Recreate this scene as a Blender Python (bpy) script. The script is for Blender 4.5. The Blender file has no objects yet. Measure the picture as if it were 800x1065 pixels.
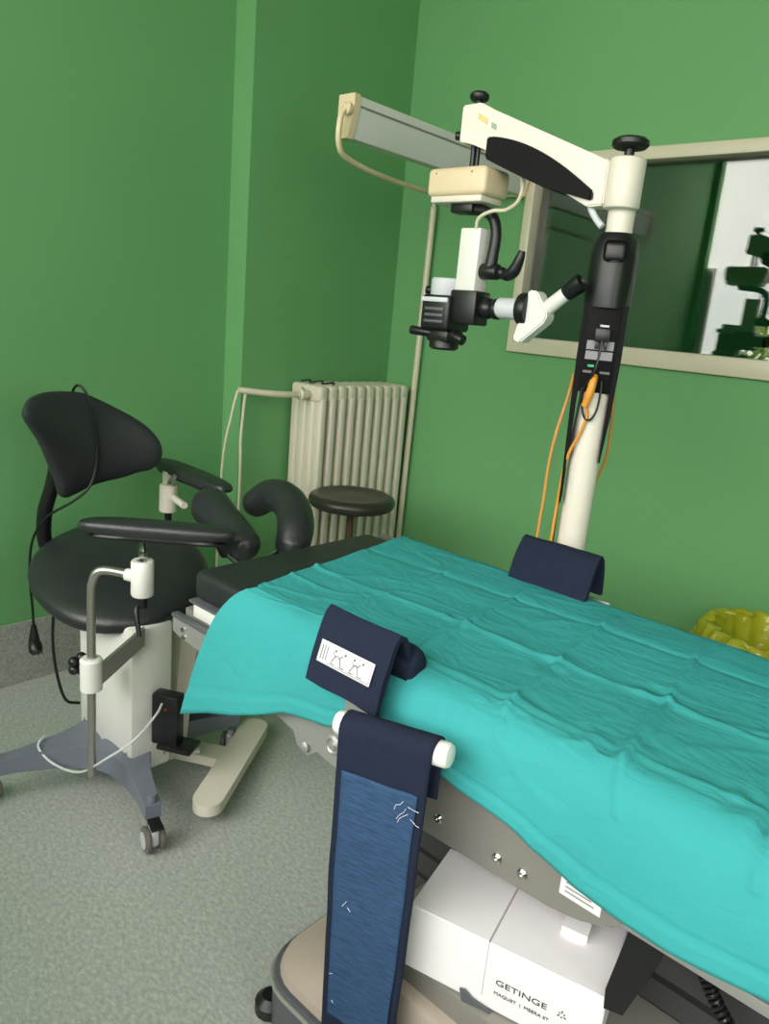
import bpy, bmesh, math, random
from mathutils import Vector, Matrix, noise
random.seed(7)
V = Vector
PI = math.pi
scene = bpy.context.scene
COL = scene.collection

# ------------------------------------------------------------------ camera
F_PX = 780.0
PITCH, ROLL, BEAR = math.radians(14.5), math.radians(5.25), math.radians(41.1)
hd = V((-math.sin(BEAR), math.cos(BEAR), 0)); rt = V((math.cos(BEAR), math.sin(BEAR), 0)); zz = V((0, 0, 1))
fw = hd*math.cos(PITCH) - zz*math.sin(PITCH)
uu = hd*math.sin(PITCH) + zz*math.cos(PITCH)
cr = rt*math.cos(ROLL) + uu*math.sin(ROLL)
cu = -rt*math.sin(ROLL) + uu*math.cos(ROLL)
cam_d = bpy.data.cameras.new('camera'); cam = bpy.data.objects.new('camera', cam_d); COL.objects.link(cam)
m = Matrix((cr, cu, -fw)).transposed().to_4x4(); m.translation = V((0, 0, 1.5)); cam.matrix_world = m
cam_d.sensor_fit = 'VERTICAL'; cam_d.sensor_height = 36.0; cam_d.lens = 36.0*F_PX/1065.0
cam_d.clip_start = 0.02
scene.camera = cam

# ------------------------------------------------------------------ world, exposure
SKY_LOW, SKY_HIGH, BLIND_STRENGTH = 6.0, 13.0, 6.0
w = bpy.data.worlds.new('daylight'); scene.world = w; w.use_nodes = True
wn = w.node_tree.nodes; wl = w.node_tree.links
bg = wn['Background']; bg.inputs[0].default_value = (1.0, 0.965, 0.955, 1)
# overcast sky: brighter towards the zenith than at the horizon
_tc = wn.new('ShaderNodeTexCoord'); _sx = wn.new('ShaderNodeSeparateXYZ'); _mr = wn.new('ShaderNodeMapRange')
wl.new(_tc.outputs['Generated'], _sx.inputs[0]); wl.new(_sx.outputs['Z'], _mr.inputs['Value'])
for _i, _v in (('From Min', 0.0), ('From Max', 0.7), ('To Min', SKY_LOW), ('To Max', SKY_HIGH)): _mr.inputs[_i].default_value = _v
wl.new(_mr.outputs[0], bg.inputs[1])
scene.view_settings.view_transform = 'Standard'; scene.view_settings.look = 'None'
scene.view_settings.gamma = 1.0; scene.view_settings.use_curve_mapping = False
scene.view_settings.exposure = 0.26
scene.cycles.use_denoising = True
scene.cycles.max_bounces = 8; scene.cycles.diffuse_bounces = 5; scene.cycles.transparent_max_bounces = 12
scene.cycles.caustics_reflective = False; scene.cycles.caustics_refractive = False
# daylight enters through the window in the wall behind the camera (portal for the sky)
pd = bpy.data.lights.new('window_daylight', 'AREA'); pd.shape = 'RECTANGLE'; pd.size = 4.7; pd.size_y = .9
pd.cycles.is_portal = True
po = bpy.data.objects.new('window_daylight', pd); COL.objects.link(po)
po.location = (-0.325, -1.36, 1.75); po.rotation_euler = (PI/2, 0, 0)

pd2 = bpy.data.lights.new('added_side_daylight', 'AREA'); pd2.shape = 'RECTANGLE'; pd2.size = 1.3; pd2.size_y = 1.2  # sky portal for the unseen side window, added to light the left wall
pd2.cycles.is_portal = True
po2 = bpy.data.objects.new('added_side_daylight', pd2); COL.objects.link(po2)
po2.location = (2.36, -.1, 1.9); po2.rotation_euler = (PI/2, 0, PI/2)

# ------------------------------------------------------------------ materials
def lin(c):
    c = c/255.0
    return c/12.92 if c <= 0.04045 else ((c+0.055)/1.055)**2.4
def rgb(r, g, b): return (lin(r), lin(g), lin(b), 1.0)
def mat(name, col, rough=0.5, metal=0.0, var=0.06, scale=8.0, bump=0.0, bscale=60.0, spec=0.5, stretch=None, coat=0.0):
    mt = bpy.data.materials.new(name); mt.use_nodes = True
    n = mt.node_tree.nodes; l = mt.node_tree.links; b = n['Principled BSDF']
    b.inputs['Roughness'].default_value = rough; b.inputs['Metallic'].default_value = metal
    b.inputs['Specular IOR Level'].default_value = spec; b.inputs['Coat Weight'].default_value = coat
    tc = n.new('ShaderNodeTexCoord'); mp = n.new('ShaderNodeMapping'); l.new(tc.outputs['Object'], mp.inputs[0])
    if stretch: mp.inputs['Scale'].default_value = stretch
    nz = n.new('ShaderNodeTexNoise'); nz.inputs['Scale'].default_value = scale; nz.inputs['Detail'].default_value = 4
    l.new(mp.outputs[0], nz.inputs[0])
    mx = n.new('ShaderNodeMix'); mx.data_type = 'RGBA'
    mx.inputs[6].default_value = tuple(max(0, c*(1-var)) for c in col[:3])+(1,)
    mx.inputs[7].default_value = tuple(min(1, c*(1+var)) for c in col[:3])+(1,)
    l.new(nz.outputs[0], mx.inputs[0]); l.new(mx.outputs[2], b.inputs['Base Color'])
    if bump:
        n2 = n.new('ShaderNodeTexNoise'); n2.inputs['Scale'].default_value = bscale; n2.inputs['Detail'].default_value = 3
        l.new(mp.outputs[0], n2.inputs[0])
        bp = n.new('ShaderNodeBump'); bp.inputs['Strength'].default_value = bump; bp.inputs['Distance'].default_value = 0.01
        l.new(n2.outputs[0], bp.inputs['Height']); l.new(bp.outputs[0], b.inputs['Normal'])
    return mt

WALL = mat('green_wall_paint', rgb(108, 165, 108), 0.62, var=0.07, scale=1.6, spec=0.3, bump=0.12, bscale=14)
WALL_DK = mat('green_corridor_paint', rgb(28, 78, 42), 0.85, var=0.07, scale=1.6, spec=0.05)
CEIL = mat('ceiling_paint', rgb(150, 152, 146), 0.9)
CREAM = mat('cream_enamel', rgb(214, 206, 182), 0.35, var=0.04, bump=0.05, bscale=25)
RADW = mat('radiator_enamel', rgb(216, 208, 190), 0.38, var=0.05, bump=0.05, bscale=25)
BEIGE = mat('beige_plastic', rgb(226, 205, 170), 0.4, var=0.03)
WHITE = mat('white_enamel', rgb(228, 226, 220), 0.35, var=0.02)
OFFW = mat('off_white_paint', rgb(226, 218, 204), 0.4, var=0.03)
BLACKL = mat('black_leather', rgb(42, 44, 46), 0.38, var=0.15, bump=0.10, bscale=120)
BLACKP = mat('black_plastic', rgb(22, 22, 24), 0.38, var=0.1)
SLEEVE = mat('black_housing', rgb(10, 10, 11), 0.6, var=0.1, spec=0.15)
BLACKM = mat('matte_black_vinyl', rgb(34, 36, 38), 0.5, var=0.1, bump=0.06, bscale=40)
RUBBER = mat('dark_rubber', rgb(38, 38, 38), 0.7, var=0.1)
GREYP = mat('grey_blue_paint', rgb(118, 122, 136), 0.4, var=0.04)
CASTG = mat('caster_grey', rgb(110, 104, 98), 0.5)
CHROME = mat('chrome', rgb(200, 200, 198), 0.16, 1.0, var=0.02)
STEEL = mat('brushed_steel', rgb(176, 172, 165), 0.36, 0.85, var=0.05, scale=30, stretch=(1, 1, 12))
ALU = mat('satin_aluminium', rgb(178, 178, 174), 0.42, 0.6, var=0.03)
PANEL = mat('grey_steel_panel', rgb(146, 142, 136), 0.42, 0.35, var=0.04)
TAUPE = mat('taupe_cover', rgb(176, 162, 150), 0.5, var=0.05, bump=0.05, bscale=50)
TRIM = mat('dark_grey_moulding', rgb(88, 90, 96), 0.45, var=0.05)
NAVY = mat('navy_fabric', rgb(31, 38, 57), 0.9, var=0.18, scale=60, bump=0.25, bscale=500, spec=0.2)
CARD = mat('white_carton', rgb(238, 234, 236), 0.6, var=0.015)
PRINT = mat('dark_print', rgb(66, 62, 68), 0.7)
GREYPRINT = mat('grey_print', rgb(150, 146, 150), 0.7)
LABELW = mat('white_label', rgb(232, 228, 230), 0.55, var=0.02)
ORANGE = mat('orange_cable_sheath', rgb(224, 150, 50), 0.45)
STOOLM = mat('dark_olive_vinyl', rgb(50, 48, 40), 0.35, var=0.1)
REFLECTOR = mat('grey_lamp_reflector', rgb(222, 220, 216), 0.45, 0.0, var=0.06, stretch=(1, .2, 1))
LAMPDK = mat('grey_lamp_channel', rgb(132, 130, 126), 0.45, 0.0)
LEAF = mat('leaf_green', rgb(150, 170, 90), 0.6, var=0.3, scale=9)
LIGHTG = mat('light_grey_plastic', rgb(206, 208, 212), 0.4)
GREENLED = mat('green_indicator', rgb(40, 170, 110), 0.3)
REDLED = mat('red_indicator', rgb(150, 30, 30), 0.3)

def floor_mat():
    mt = mat('speckled_vinyl_floor', rgb(160, 170, 160), 0.36, var=0.02)
    n = mt.node_tree.nodes; l = mt.node_tree.links; b = n['Principled BSDF']
    tc = n['Texture Coordinate']
    mp = n.new('ShaderNodeMapping'); mp.inputs['Scale'].default_value = (1, 1.7, 1); mp.inputs['Rotation'].default_value = (0, 0, 0.6)
    l.new(tc.outputs['Object'], mp.inputs[0])
    n1 = n.new('ShaderNodeTexNoise'); n1.inputs['Scale'].default_value = 62; n1.inputs['Detail'].default_value = 5; n1.inputs['Roughness'].default_value = 0.7
    l.new(mp.outputs[0], n1.inputs[0])
    r1 = n.new('ShaderNodeValToRGB'); e = r1.color_ramp.elements
    e[0].position = 0.28; e[0].color = rgb(150, 154, 150); e[1].position = 0.74; e[1].color = rgb(210, 211, 208)
    k = r1.color_ramp.elements.new(0.5); k.color = rgb(178, 181, 176)
    l.new(n1.outputs[0], r1.inputs[0]); l.new(r1.outputs[0], b.inputs['Base Color'])
    return mt
FLOOR = floor_mat()
def base_mat():
    mt = mat('grey_terrazzo', rgb(140, 142, 136), 0.5)
    n = mt.node_tree.nodes; l = mt.node_tree.links; b = n['Principled BSDF']
    vo = n.new('ShaderNodeTexVoronoi'); vo.inputs['Scale'].default_value = 150
    l.new(n['Texture Coordinate'].outputs['Object'], vo.inputs[0])
    r1 = n.new('ShaderNodeValToRGB'); e = r1.color_ramp.elements
    e[0].color = rgb(136, 138, 134); e[1].color = rgb(178, 178, 172)
    l.new(vo.outputs['Color'], r1.inputs[0]); l.new(r1.outputs[0], b.inputs['Base Color'])
    return mt
TERRAZZO = base_mat()
def cloth_mat():
    mt = mat('teal_drape_cotton', rgb(60, 157, 158), 0.85, var=0.06, scale=5, spec=0.15)
    n = mt.node_tree.nodes; l = mt.node_tree.links; b = n['Principled BSDF']
    tc = n['Texture Coordinate']
    mp = n.new('ShaderNodeMapping'); mp.inputs['Scale'].default_value = (1.0, 2.2, 1.0); mp.inputs['Rotation'].default_value = (0, 0, 0.35)
    l.new(tc.outputs['Object'], mp.inputs[0])
    n2 = n.new('ShaderNodeTexNoise'); n2.inputs['Scale'].default_value = 9; n2.inputs['Detail'].default_value = 5; n2.inputs['Distortion'].default_value = 1.6
    l.new(mp.outputs[0], n2.inputs[0])
    bp = n.new('ShaderNodeBump'); bp.inputs['Strength'].default_value = 0.32; bp.inputs['Distance'].default_value = 0.012
    l.new(n2.outputs[0], bp.inputs['Height'])
    n3 = n.new('ShaderNodeTexNoise'); n3.inputs['Scale'].default_value = 900
    l.new(tc.outputs['Object'], n3.inputs[0])
    bp2 = n.new('ShaderNodeBump'); bp2.inputs['Strength'].default_value = 0.15; bp2.inputs['Distance'].default_value = 0.001
    l.new(n3.outputs[0], bp2.inputs['Height']); l.new(bp.outputs[0], bp2.inputs['Normal']); l.new(bp2.outputs[0], b.inputs['Normal'])
    return mt
TEAL = cloth_mat()
def loop_mat():
    mt = mat('blue_loop_fabric', rgb(52, 80, 118), 0.95, var=0.1, scale=20, spec=0.15)
    n = mt.node_tree.nodes; l = mt.node_tree.links; b = n['Principled BSDF']
    tc = n['Texture Coordinate']; mp = n.new('ShaderNodeMapping'); mp.inputs['Scale'].default_value = (26, 26, 240)
    l.new(tc.outputs['Object'], mp.inputs[0])
    nz = n.new('ShaderNodeTexNoise'); nz.inputs['Scale'].default_value = 1.5; nz.inputs['Detail'].default_value = 3
    l.new(mp.outputs[0], nz.inputs[0])
    r1 = n.new('ShaderNodeValToRGB'); e = r1.color_ramp.elements
    e[0].position = 0.3; e[0].color = rgb(44, 66, 96); e[1].position = 0.75; e[1].color = rgb(60, 88, 122)
    l.new(nz.outputs[0], r1.inputs[0]); l.new(r1.outputs[0], b.inputs['Base Color'])
    bp = n.new('ShaderNodeBump'); bp.inputs['Strength'].default_value = 0.4; bp.inputs['Distance'].default_value = 0.003
    l.new(nz.outputs[0], bp.inputs['Height']); l.new(bp.outputs[0], b.inputs['Normal'])
    return mt
LOOP = loop_mat()
def glass_mat(name, tint, reflect=1.0):
    mt = bpy.data.materials.new(name); mt.use_nodes = True
    n = mt.node_tree.nodes; l = mt.node_tree.links; n.remove(n['Principled BSDF'])
    t = n.new('ShaderNodeBsdfTransparent'); t.inputs[0].default_value = tint
    g = n.new('ShaderNodeBsdfGlossy'); g.inputs['Roughness'].default_value = 0.0
    fr = n.new('ShaderNodeFresnel'); fr.inputs[0].default_value = 1.5
    mx = n.new('ShaderNodeMixShader'); l.new(fr.outputs[0], mx.inputs[0]); l.new(t.outputs[0], mx.inputs[1]); l.new(g.outputs[0], mx.inputs[2])
    l.new(mx.outputs[0], n['Material Output'].inputs[0]); return mt
GLASS = glass_mat('window_glass', (0.94, 0.955, 0.94, 1))
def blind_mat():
    mt = mat('self_lit_white_blind', rgb(240, 236, 230), 0.9)
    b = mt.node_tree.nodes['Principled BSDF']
    b.inputs['Emission Color'].default_value = (1.0, 0.95, 0.9, 1); b.inputs['Emission Strength'].default_value = BLIND_STRENGTH  # daylight coming through the blind is put in as emission
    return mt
BLIND = blind_mat()
def bag_mat():
    mt = mat('yellow_bin_bag_film', rgb(198, 198, 52), 0.2, var=0.12, scale=6, bump=0.6, bscale=22)
    b = mt.node_tree.nodes['Principled BSDF']; b.inputs['Transmission Weight'].default_value = 0.25
    b.inputs['Subsurface Weight'].default_value = 0.0
    return mt
BAG = bag_mat()

# ------------------------------------------------------------------ builders
ROOT = {}
class MB:
    def __init__(s): s.bm = bmesh.new()
    def box(s, c, d, rot=None, bev=0.0, segs=2):
        M = Matrix.Translation(V(c)) @ (rot.to_4x4() if rot else Matrix.Identity(4)) @ Matrix.Diagonal((d[0], d[1], d[2], 1))
        r = bmesh.ops.create_cube(s.bm, size=1.0, matrix=M)
        if bev:
            es = list({e for v in r['verts'] for e in v.link_edges})
            bmesh.ops.bevel(s.bm, geom=es, offset=bev, segments=segs, profile=0.5, affect='EDGES')
        return s
    def bb(s, x0, x1, y0, y1, z0, z1, bev=0.0, segs=2):
        return s.box(((x0+x1)/2, (y0+y1)/2, (z0+z1)/2), (abs(x1-x0), abs(y1-y0), abs(z1-z0)), None, bev, segs)
    def rings(s, rings, cap0=True, cap1=True, closed=True):
        vs = [[s.bm.verts.new(p) for p in r] for r in rings]
        n = len(vs[0])
        for a, b in zip(vs[:-1], vs[1:]):
            for i in range(n if closed else n-1):
                j = (i+1) % n
                try: s.bm.faces.new((a[i], a[j], b[j], b[i]))
                except ValueError: pass
        if cap0: s.bm.faces.new(list(reversed(vs[0])))
        if cap1: s.bm.faces.new(vs[-1])
        return s
    def lathe(s, o, prof, axis=(0, 0, 1), seg=28, sx=1.0, sy=1.0):
        o = V(o); ax = V(axis).normalized(); q = V((0, 0, 1)).rotation_difference(ax)
        rs = [[o + q @ V((r*math.cos(2*PI*i/seg)*sx, r*math.sin(2*PI*i/seg)*sy, h)) for i in range(seg)] for r, h in prof]
        return s.rings(rs)
    def cyl(s, a, b, r0, r1=None, seg=24, rim=0.0):
        a = V(a); b = V(b); L = (b-a).length; r1 = r0 if r1 is None else r1
        pr = [(r0, 0), (r1, L)] if not rim else [(r0-rim, 0), (r0-rim*.3, rim*.3), (r0, rim), (r1, L-rim), (r1-rim*.3, L-rim*.3), (r1-rim, L)]
        return s.lathe(a, pr, b-a, seg)
    def tube(s, pts, r, seg=10, sub=6):
        P = [V(p) for p in pts]
        if sub > 1 and len(P) > 2:
            Q = []
            E = [2*P[0]-P[1]] + P + [2*P[-1]-P[-2]]
            R = list(r) if isinstance(r, (list, tuple)) else [r]*len(P); RR = []
            for i in range(1, len(E)-2):
                for k in range(sub):
                    t = k/sub; a, b, c, d = E[i-1], E[i], E[i+1], E[i+2]
                    Q.append(0.5*((2*b) + (c-a)*t + (2*a-5*b+4*c-d)*t*t + (3*b-a-3*c+d)*t**3))
                    RR.append(R[i-1]*(1-t)+R[i]*t)
            Q.append(P[-1]); RR.append(R[-1])
        else:
            Q = P; RR = list(r) if isinstance(r, (list, tuple)) else [r]*len(P)
        rs = []; up = None
        for i, p in enumerate(Q):
            t = (Q[min(i+1, len(Q)-1)]-Q[max(i-1, 0)]).normalized()
            if up is None:
                up = V((0, 0, 1)) if abs(t.z) < 0.9 else V((1, 0, 0))
            up = (up - t*up.dot(t)).normalized(); si = t.cross(up)
            rs.append([p + (up*math.cos(2*PI*k/seg)+si*math.sin(2*PI*k/seg))*RR[i] for k in range(seg)])
        return s.rings(rs)
    def prism(s, pts, vec):
        vec = V(vec); P = [V(p) for p in pts]
        return s.rings([P, [p+vec for p in P]])
    def pillow(s, outline, fn, t, n=8, power=2.6, dish=0.0):
        """cushion: outline in 2-D, fn(u, v, h) -> 3-D, t = thickness"""
        cx = sum(p[0] for p in outline)/len(outline); cy = sum(p[1] for p in outline)/len(outline)
        def prof(q): return (1-q**power)**(1/power)
        qs = [math.sin(k/n*PI/2) for k in range(n, -1, -1)]
        rs = []
        for sgn in (-1, 1):
            seq = [q for q in qs if q > 0.02]
            if sgn < 0: seq = list(reversed(seq))
            else: seq = seq[1:]
            for q in seq:
                h = sgn*t/2*prof(q)
                if sgn > 0 and dish: h -= dish*(1-q*q)
                rs.append([V(fn(cx+(p[0]-cx)*q, cy+(p[1]-cy)*q, h)) for p in outline])
        return s.rings(rs)
    def ball(s, c, r, sc=(1, 1, 1), seg=16):
        M = Matrix.Translation(V(c)) @ Matrix.Diagonal((r*sc[0], r*sc[1], r*sc[2], 1))
        bmesh.ops.create_uvsphere(s.bm, u_segments=seg, v_segments=seg//2+2, radius=1.0, matrix=M); return s
    def grid(s, nu, nv, fn):
        vs = [[s.bm.verts.new(fn(i/nu, j/nv)) for j in range(nv+1)] for i in range(nu+1)]
        for i in range(nu):
            for j in range(nv): s.bm.faces.new((vs[i][j], vs[i+1][j], vs[i+1][j+1], vs[i][j+1]))
        return s
    def build(s, name, material, parent=None, origin=None, angle=38, label=None, fix=True):
        o0 = V(origin) if origin is not None else (ROOT[parent.name] if parent else V((0, 0, 0)))
        if fix: bmesh.ops.recalc_face_normals(s.bm, faces=s.bm.faces)
        bmesh.ops.translate(s.bm, verts=s.bm.verts, vec=-o0)
        me = bpy.data.meshes.new(name); 
        for f in s.bm.faces: f.smooth = True
        s.bm.to_mesh(me); s.bm.free()
        me.set_sharp_from_angle(angle=math.radians(angle))
        me.materials.append(material)
        o = bpy.data.objects.new(name, me); COL.objects.link(o)
        if parent: o.parent = parent; 
        else: o.location = o0
        ROOT[o.name] = o0
        if label: o['label'] = label
        return o
def thing(name, label, cat, loc=(0, 0, 0), group=None):
    o = bpy.data.objects.new(name, None); COL.objects.link(o); o.location = loc; o.empty_display_size = 0.1
    ROOT[o.name] = V(loc); o['label'] = label; o['category'] = cat
    if group: o['group'] = group
    return o
def tag(o, label, cat, group=None, kind=None):
    o['label'] = label; o['category'] = cat
    if group: o['group'] = group
    if kind: o['kind'] = kind
    return o
def struct(o): o['kind'] = 'structure'; return o
def solid(o, t, off=0.0):
    md = o.modifiers.new('thickness', 'SOLIDIFY'); md.thickness = t; md.offset = off; return o
def rotz(a): return Matrix.Rotation(a, 3, 'Z')
def roty(a): return Matrix.Rotation(a, 3, 'Y')
def text_mesh(name, body, size, origin, xd, yd, material, parent, wide=1.0, depth=0.0004, bold=0.0):
    cv = bpy.data.curves.new(name, 'FONT'); cv.body = body; cv.size = size; cv.extrude = depth; cv.offset = bold
    to = bpy.data.objects.new('text_tmp', cv); COL.objects.link(to)
    dg = bpy.context.evaluated_depsgraph_get(); me = bpy.data.meshes.new_from_object(to.evaluated_get(dg))
    COL.objects.unlink(to); bpy.data.objects.remove(to)
    xd = V(xd).normalized(); yd = V(yd).normalized(); nd = xd.cross(yd); r0 = ROOT[parent.name]
    for v in me.vertices:
        c = v.co.copy(); v.co = V(origin)-r0 + xd*c.x*wide + yd*c.y + nd*c.z
    me.materials.append(material)
    o = bpy.data.objects.new(name, me); COL.objects.link(o); o.parent = parent; ROOT[o.name] = r0
    return o
def circ(cx, cy, rx, ry, n=32, p=2.0):
    out = []
    for i in range(n):
        a = 2*PI*i/n; c, s_ = math.cos(a), math.sin(a)
        out.append((cx+rx*math.copysign(abs(c)**(2/p), c), cy+ry*math.copysign(abs(s_)**(2/p), s_)))
    return out

# ================================================================== ROOM
XA, XB, YP, YB, YR, XR, ZC = -2.76, -2.636, 2.01, 2.944, -1.2, 2.2, 3.35
struct(MB().bb(XA-0.2, XR+0.2, YR-0.2, YB+0.1, -0.1, 0).build('floor', FLOOR))
struct(MB().bb(XA-0.2, XR+0.2, YR-0.2, YB+0.12, ZC, ZC+0.1).build('ceiling', CEIL))
# left wall with the flat pier that stands proud beside the corner
lw = [(XA-0.2, YR-0.2, 0), (XA, YR-0.2, 0), (XA, YP, 0), (XB, YP, 0), (XB, YB+0.12, 0), (XA-0.2, YB+0.12, 0)]
struct(MB().prism(lw, (0, 0, ZC)).build('wall_left', WALL))
WX0, WX1, WZ0, WZ1 = -1.895, 0.45, 1.42, 2.19
bw = MB()
bw.bb(XB, WX0, YB, YB+0.12, 0, ZC); bw.bb(WX1, XR+0.2, YB, YB+0.12, 0, ZC)
bw.bb(WX0, WX1, YB, YB+0.12, 0, WZ0); bw.bb(WX0, WX1, YB, YB+0.12, WZ1, ZC)
struct(bw.build('wall_back', WALL))
SY0, SY1, SZ0, SZ1 = -.75, .55, 1.3, 2.5
rwl = MB().bb(XR, XR+0.2, YR-0.2, SY0, 0, ZC).bb(XR, XR+0.2, SY1, YB, 0, ZC).bb(XR, XR+0.2, SY0, SY1, 0, SZ0).bb(XR, XR+0.2, SY0, SY1, SZ1, ZC)
struct(rwl.build('wall_right', WALL))
RX0, RX1, RZ0, RZ1 = -2.70, 2.05, 1.3, 3.1
rw = MB()
rw.bb(XA, RX0, YR-0.2, YR, 0, ZC); rw.bb(RX1, XR, YR-0.2, YR, 0, ZC)
rw.bb(RX0, RX1, YR-0.2, YR, 0, RZ0); rw.bb(RX0, RX1, YR-0.2, YR, RZ1, ZC)
struct(rw.build('wall_rear', WALL))
BZ = 0.25
bl = [(XA, YR, 0), (XA+.012, YR, 0), (XA+.012, YP-.012, 0), (XB+.012, YP-.012, 0), (XB+.012, YB, 0), (XB, YB, 0), (XB, YP, 0), (XA, YP, 0)]
struct(MB().prism(bl, (0, 0, BZ)).build('baseboard_left', TERRAZZO))
struct(MB().bb(XB+.012, XR, YB-.012, YB, 0, BZ, .003).build('baseboard_back', TERRAZZO))
# interior window in the back wall
wf = MB()
wf.bb(-1.912, 0.47, YB-.03, YB+.10, 1.402, 1.472, .006); wf.bb(-1.912, 0.47, YB-.03, YB+.10, 2.165, 2.212, .006)
wf.bb(-1.912, -1.868, YB-.0302, YB+.10, 1.468, 2.17, .006); wf.bb(0.42, 0.47, YB-.0302, YB+.10, 1.468, 2.17, .006)
win = struct(wf.build('window_1', CREAM))
for gy in (.030, .048): MB().bb(-1.872, 0.424, YB+gy, YB+gy+.004, 1.468, 2.169).build('glass_pane', GLASS, win)  # second pane added to strengthen the mirrored daylight
# dim corridor behind the interior window
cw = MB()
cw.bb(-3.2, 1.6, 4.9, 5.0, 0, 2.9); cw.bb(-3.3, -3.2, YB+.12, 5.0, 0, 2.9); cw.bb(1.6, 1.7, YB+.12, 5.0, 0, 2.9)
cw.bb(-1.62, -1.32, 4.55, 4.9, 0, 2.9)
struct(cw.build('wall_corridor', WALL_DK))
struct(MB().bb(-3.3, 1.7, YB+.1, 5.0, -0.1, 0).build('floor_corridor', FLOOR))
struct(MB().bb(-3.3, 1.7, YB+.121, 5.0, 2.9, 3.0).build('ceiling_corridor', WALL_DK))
# daylight window behind the camera (it is what the glass mirrors)
rf = MB()
for x in (RX0, -1.35, -0.1, 1.0, RX1-.06): rf.bb(x, x+.06, YR-.16, YR-.08, RZ0, RZ1, .004)
rf.bb(RX0, RX1, YR-.158, YR-.082, RZ0, RZ0+.06, .004); rf.bb(RX0, RX1, YR-.158, YR-.082, RZ1-.06, RZ1, .004)
win2 = struct(rf.build('window_2', WHITE))
MB().bb(RX0+.02, RX1-.02, YR-.123, YR-.117, RZ0+.02, RZ1-.02).build('glass_pane', GLASS, win2)
sf = MB()  # side window out of view, added to brighten the left wall
for y in (SY0, -.13, SY1-.06): sf.bb(XR+.08, XR+.16, y, y+.06, SZ0, SZ1, .004)
sf.bb(XR+.082, XR+.158, SY0, SY1, SZ0, SZ0+.06, .004).bb(XR+.082, XR+.158, SY0, SY1, SZ1-.06, SZ1, .004)
win3 = struct(sf.build('added_side_window', WHITE))
MB().bb(XR+.117, XR+.123, SY0+.02, SY1-.02, SZ0+.02, SZ1-.02).build('glass_pane', GLASS, win3)
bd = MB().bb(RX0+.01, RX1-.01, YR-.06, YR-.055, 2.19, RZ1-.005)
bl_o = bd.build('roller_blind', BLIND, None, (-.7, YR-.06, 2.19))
tag(bl_o, 'white self-lit roller blind mirrored in the upper part of the glass', 'blind')
struct(MB().bb(-7, 9, -9, 6, -0.3, -0.2).build('ground_outside', mat('pale_paving', rgb(190, 190, 182), 0.9)))
def shrub(c, r, n, label):
    b = MB(); rnd = random.Random(int(c[0]*100)+n)
    for i in range(n):
        d = V((rnd.gauss(0, 1), rnd.gauss(0, 1), rnd.gauss(0, 1))).normalized()*r*rnd.uniform(.55, 1)
        p = V(c)+V((d.x, d.y*.8, d.z*1.15))
        q = V((rnd.gauss(0, 1), rnd.gauss(0, 1), rnd.gauss(0, 1))).normalized(); t = q.orthogonal().normalized(); L = .09
        b.rings([[p-q*L, p+t*L*.5+q*.01, p+q*L, p-t*L*.5-q*.01]], True, False)
    root = thing('shrub', label, 'shrub', (c[0], c[1], -.2), 'shrubs outside the daylight window')
    b.build('foliage', LEAF, root, fix=False)
    MB().cyl((c[0], c[1], -.2), (c[0], c[1], c[2]), .05, .02, 10).build('stem', mat('bark', rgb(100, 84, 66), .9), root)
shrub((-2.5, -3.3, 1.15), .7, 420, 'pale green shrub outside, mirrored faintly in the lower left of the bright reflection')
shrub((-1.4, -4.2, 1.0), .8, 420, 'pale green shrub outside, mirrored faintly at the right edge of the glass')

# ================================================================== OPERATING TABLE
TB = thing('operating_table', 'grey steel operating table with black mattress under the teal drape', 'operating table', (-0.4, 1.3, 0))
# base
def rrect(x0, x1, y0, y1, r, z, n=6):
    out = []
    for cx, cy, a0 in ((x1-r, y1-r, 0), (x0+r, y1-r, PI/2), (x0+r, y0+r, PI), (x1-r, y0+r, 1.5*PI)):
        for k in range(n+1):
            a = a0+PI/2*k/n; out.append(V((cx+r*math.cos(a), cy+r*math.sin(a), z)))
    return out
base = MB().rings([rrect(-1.0, .35, .86, 1.74, .10, .012), rrect(-1.0, .35, .86, 1.74, .10, .135), rrect(-.998, .348, .862, 1.738, .10, .142)]).build('base', TRIM, TB)
MB().rings([rrect(-.99, .34, .87, 1.73, .095, .140), rrect(-.985, .335, .876, 1.724, .095, .158), rrect(-.965, .315, .895, 1.705, .09, .170),
            rrect(-.85, .2, .93, 1.67, .09, .195), rrect(-.72, .13, .955, 1.645, .08, .23)]).build('base_cover', TAUPE, TB)
MB().rings([rrect(-1.003, .353, .857, 1.743, .10, .118), rrect(-1.006, .356, .854, 1.746, .10, .124), rrect(-1.003, .353, .857, 1.743, .10, .130)]).build('trim_strip', ALU, base)
MB().bb(-.78, .10, .905, 1.66, .20, .315, .012).build('pedestal_step', TAUPE, TB)
MB().bb(-.76, .08, .93, 1.64, .31, .368, .01).build('pedestal', PANEL, TB)
bel = []
for i in range(15):
    e = 0.0 if i % 2 else .018
    bel.append(rrect(-.91-e, -.10+e, 1.19-e, 1.56+e, .04, .19+i*.031))
MB().rings(bel).build('bellows', RUBBER, TB)
for fx, fy in ((-.985, .90), (-.985, 1.70), (.33, .90), (.33, 1.70)):
    MB().lathe((fx, fy, 0), [(.03, 0), (.035, .006), (.035, .03), (.02, .045)], seg=16).build('foot', BLACKP, TB)
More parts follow.
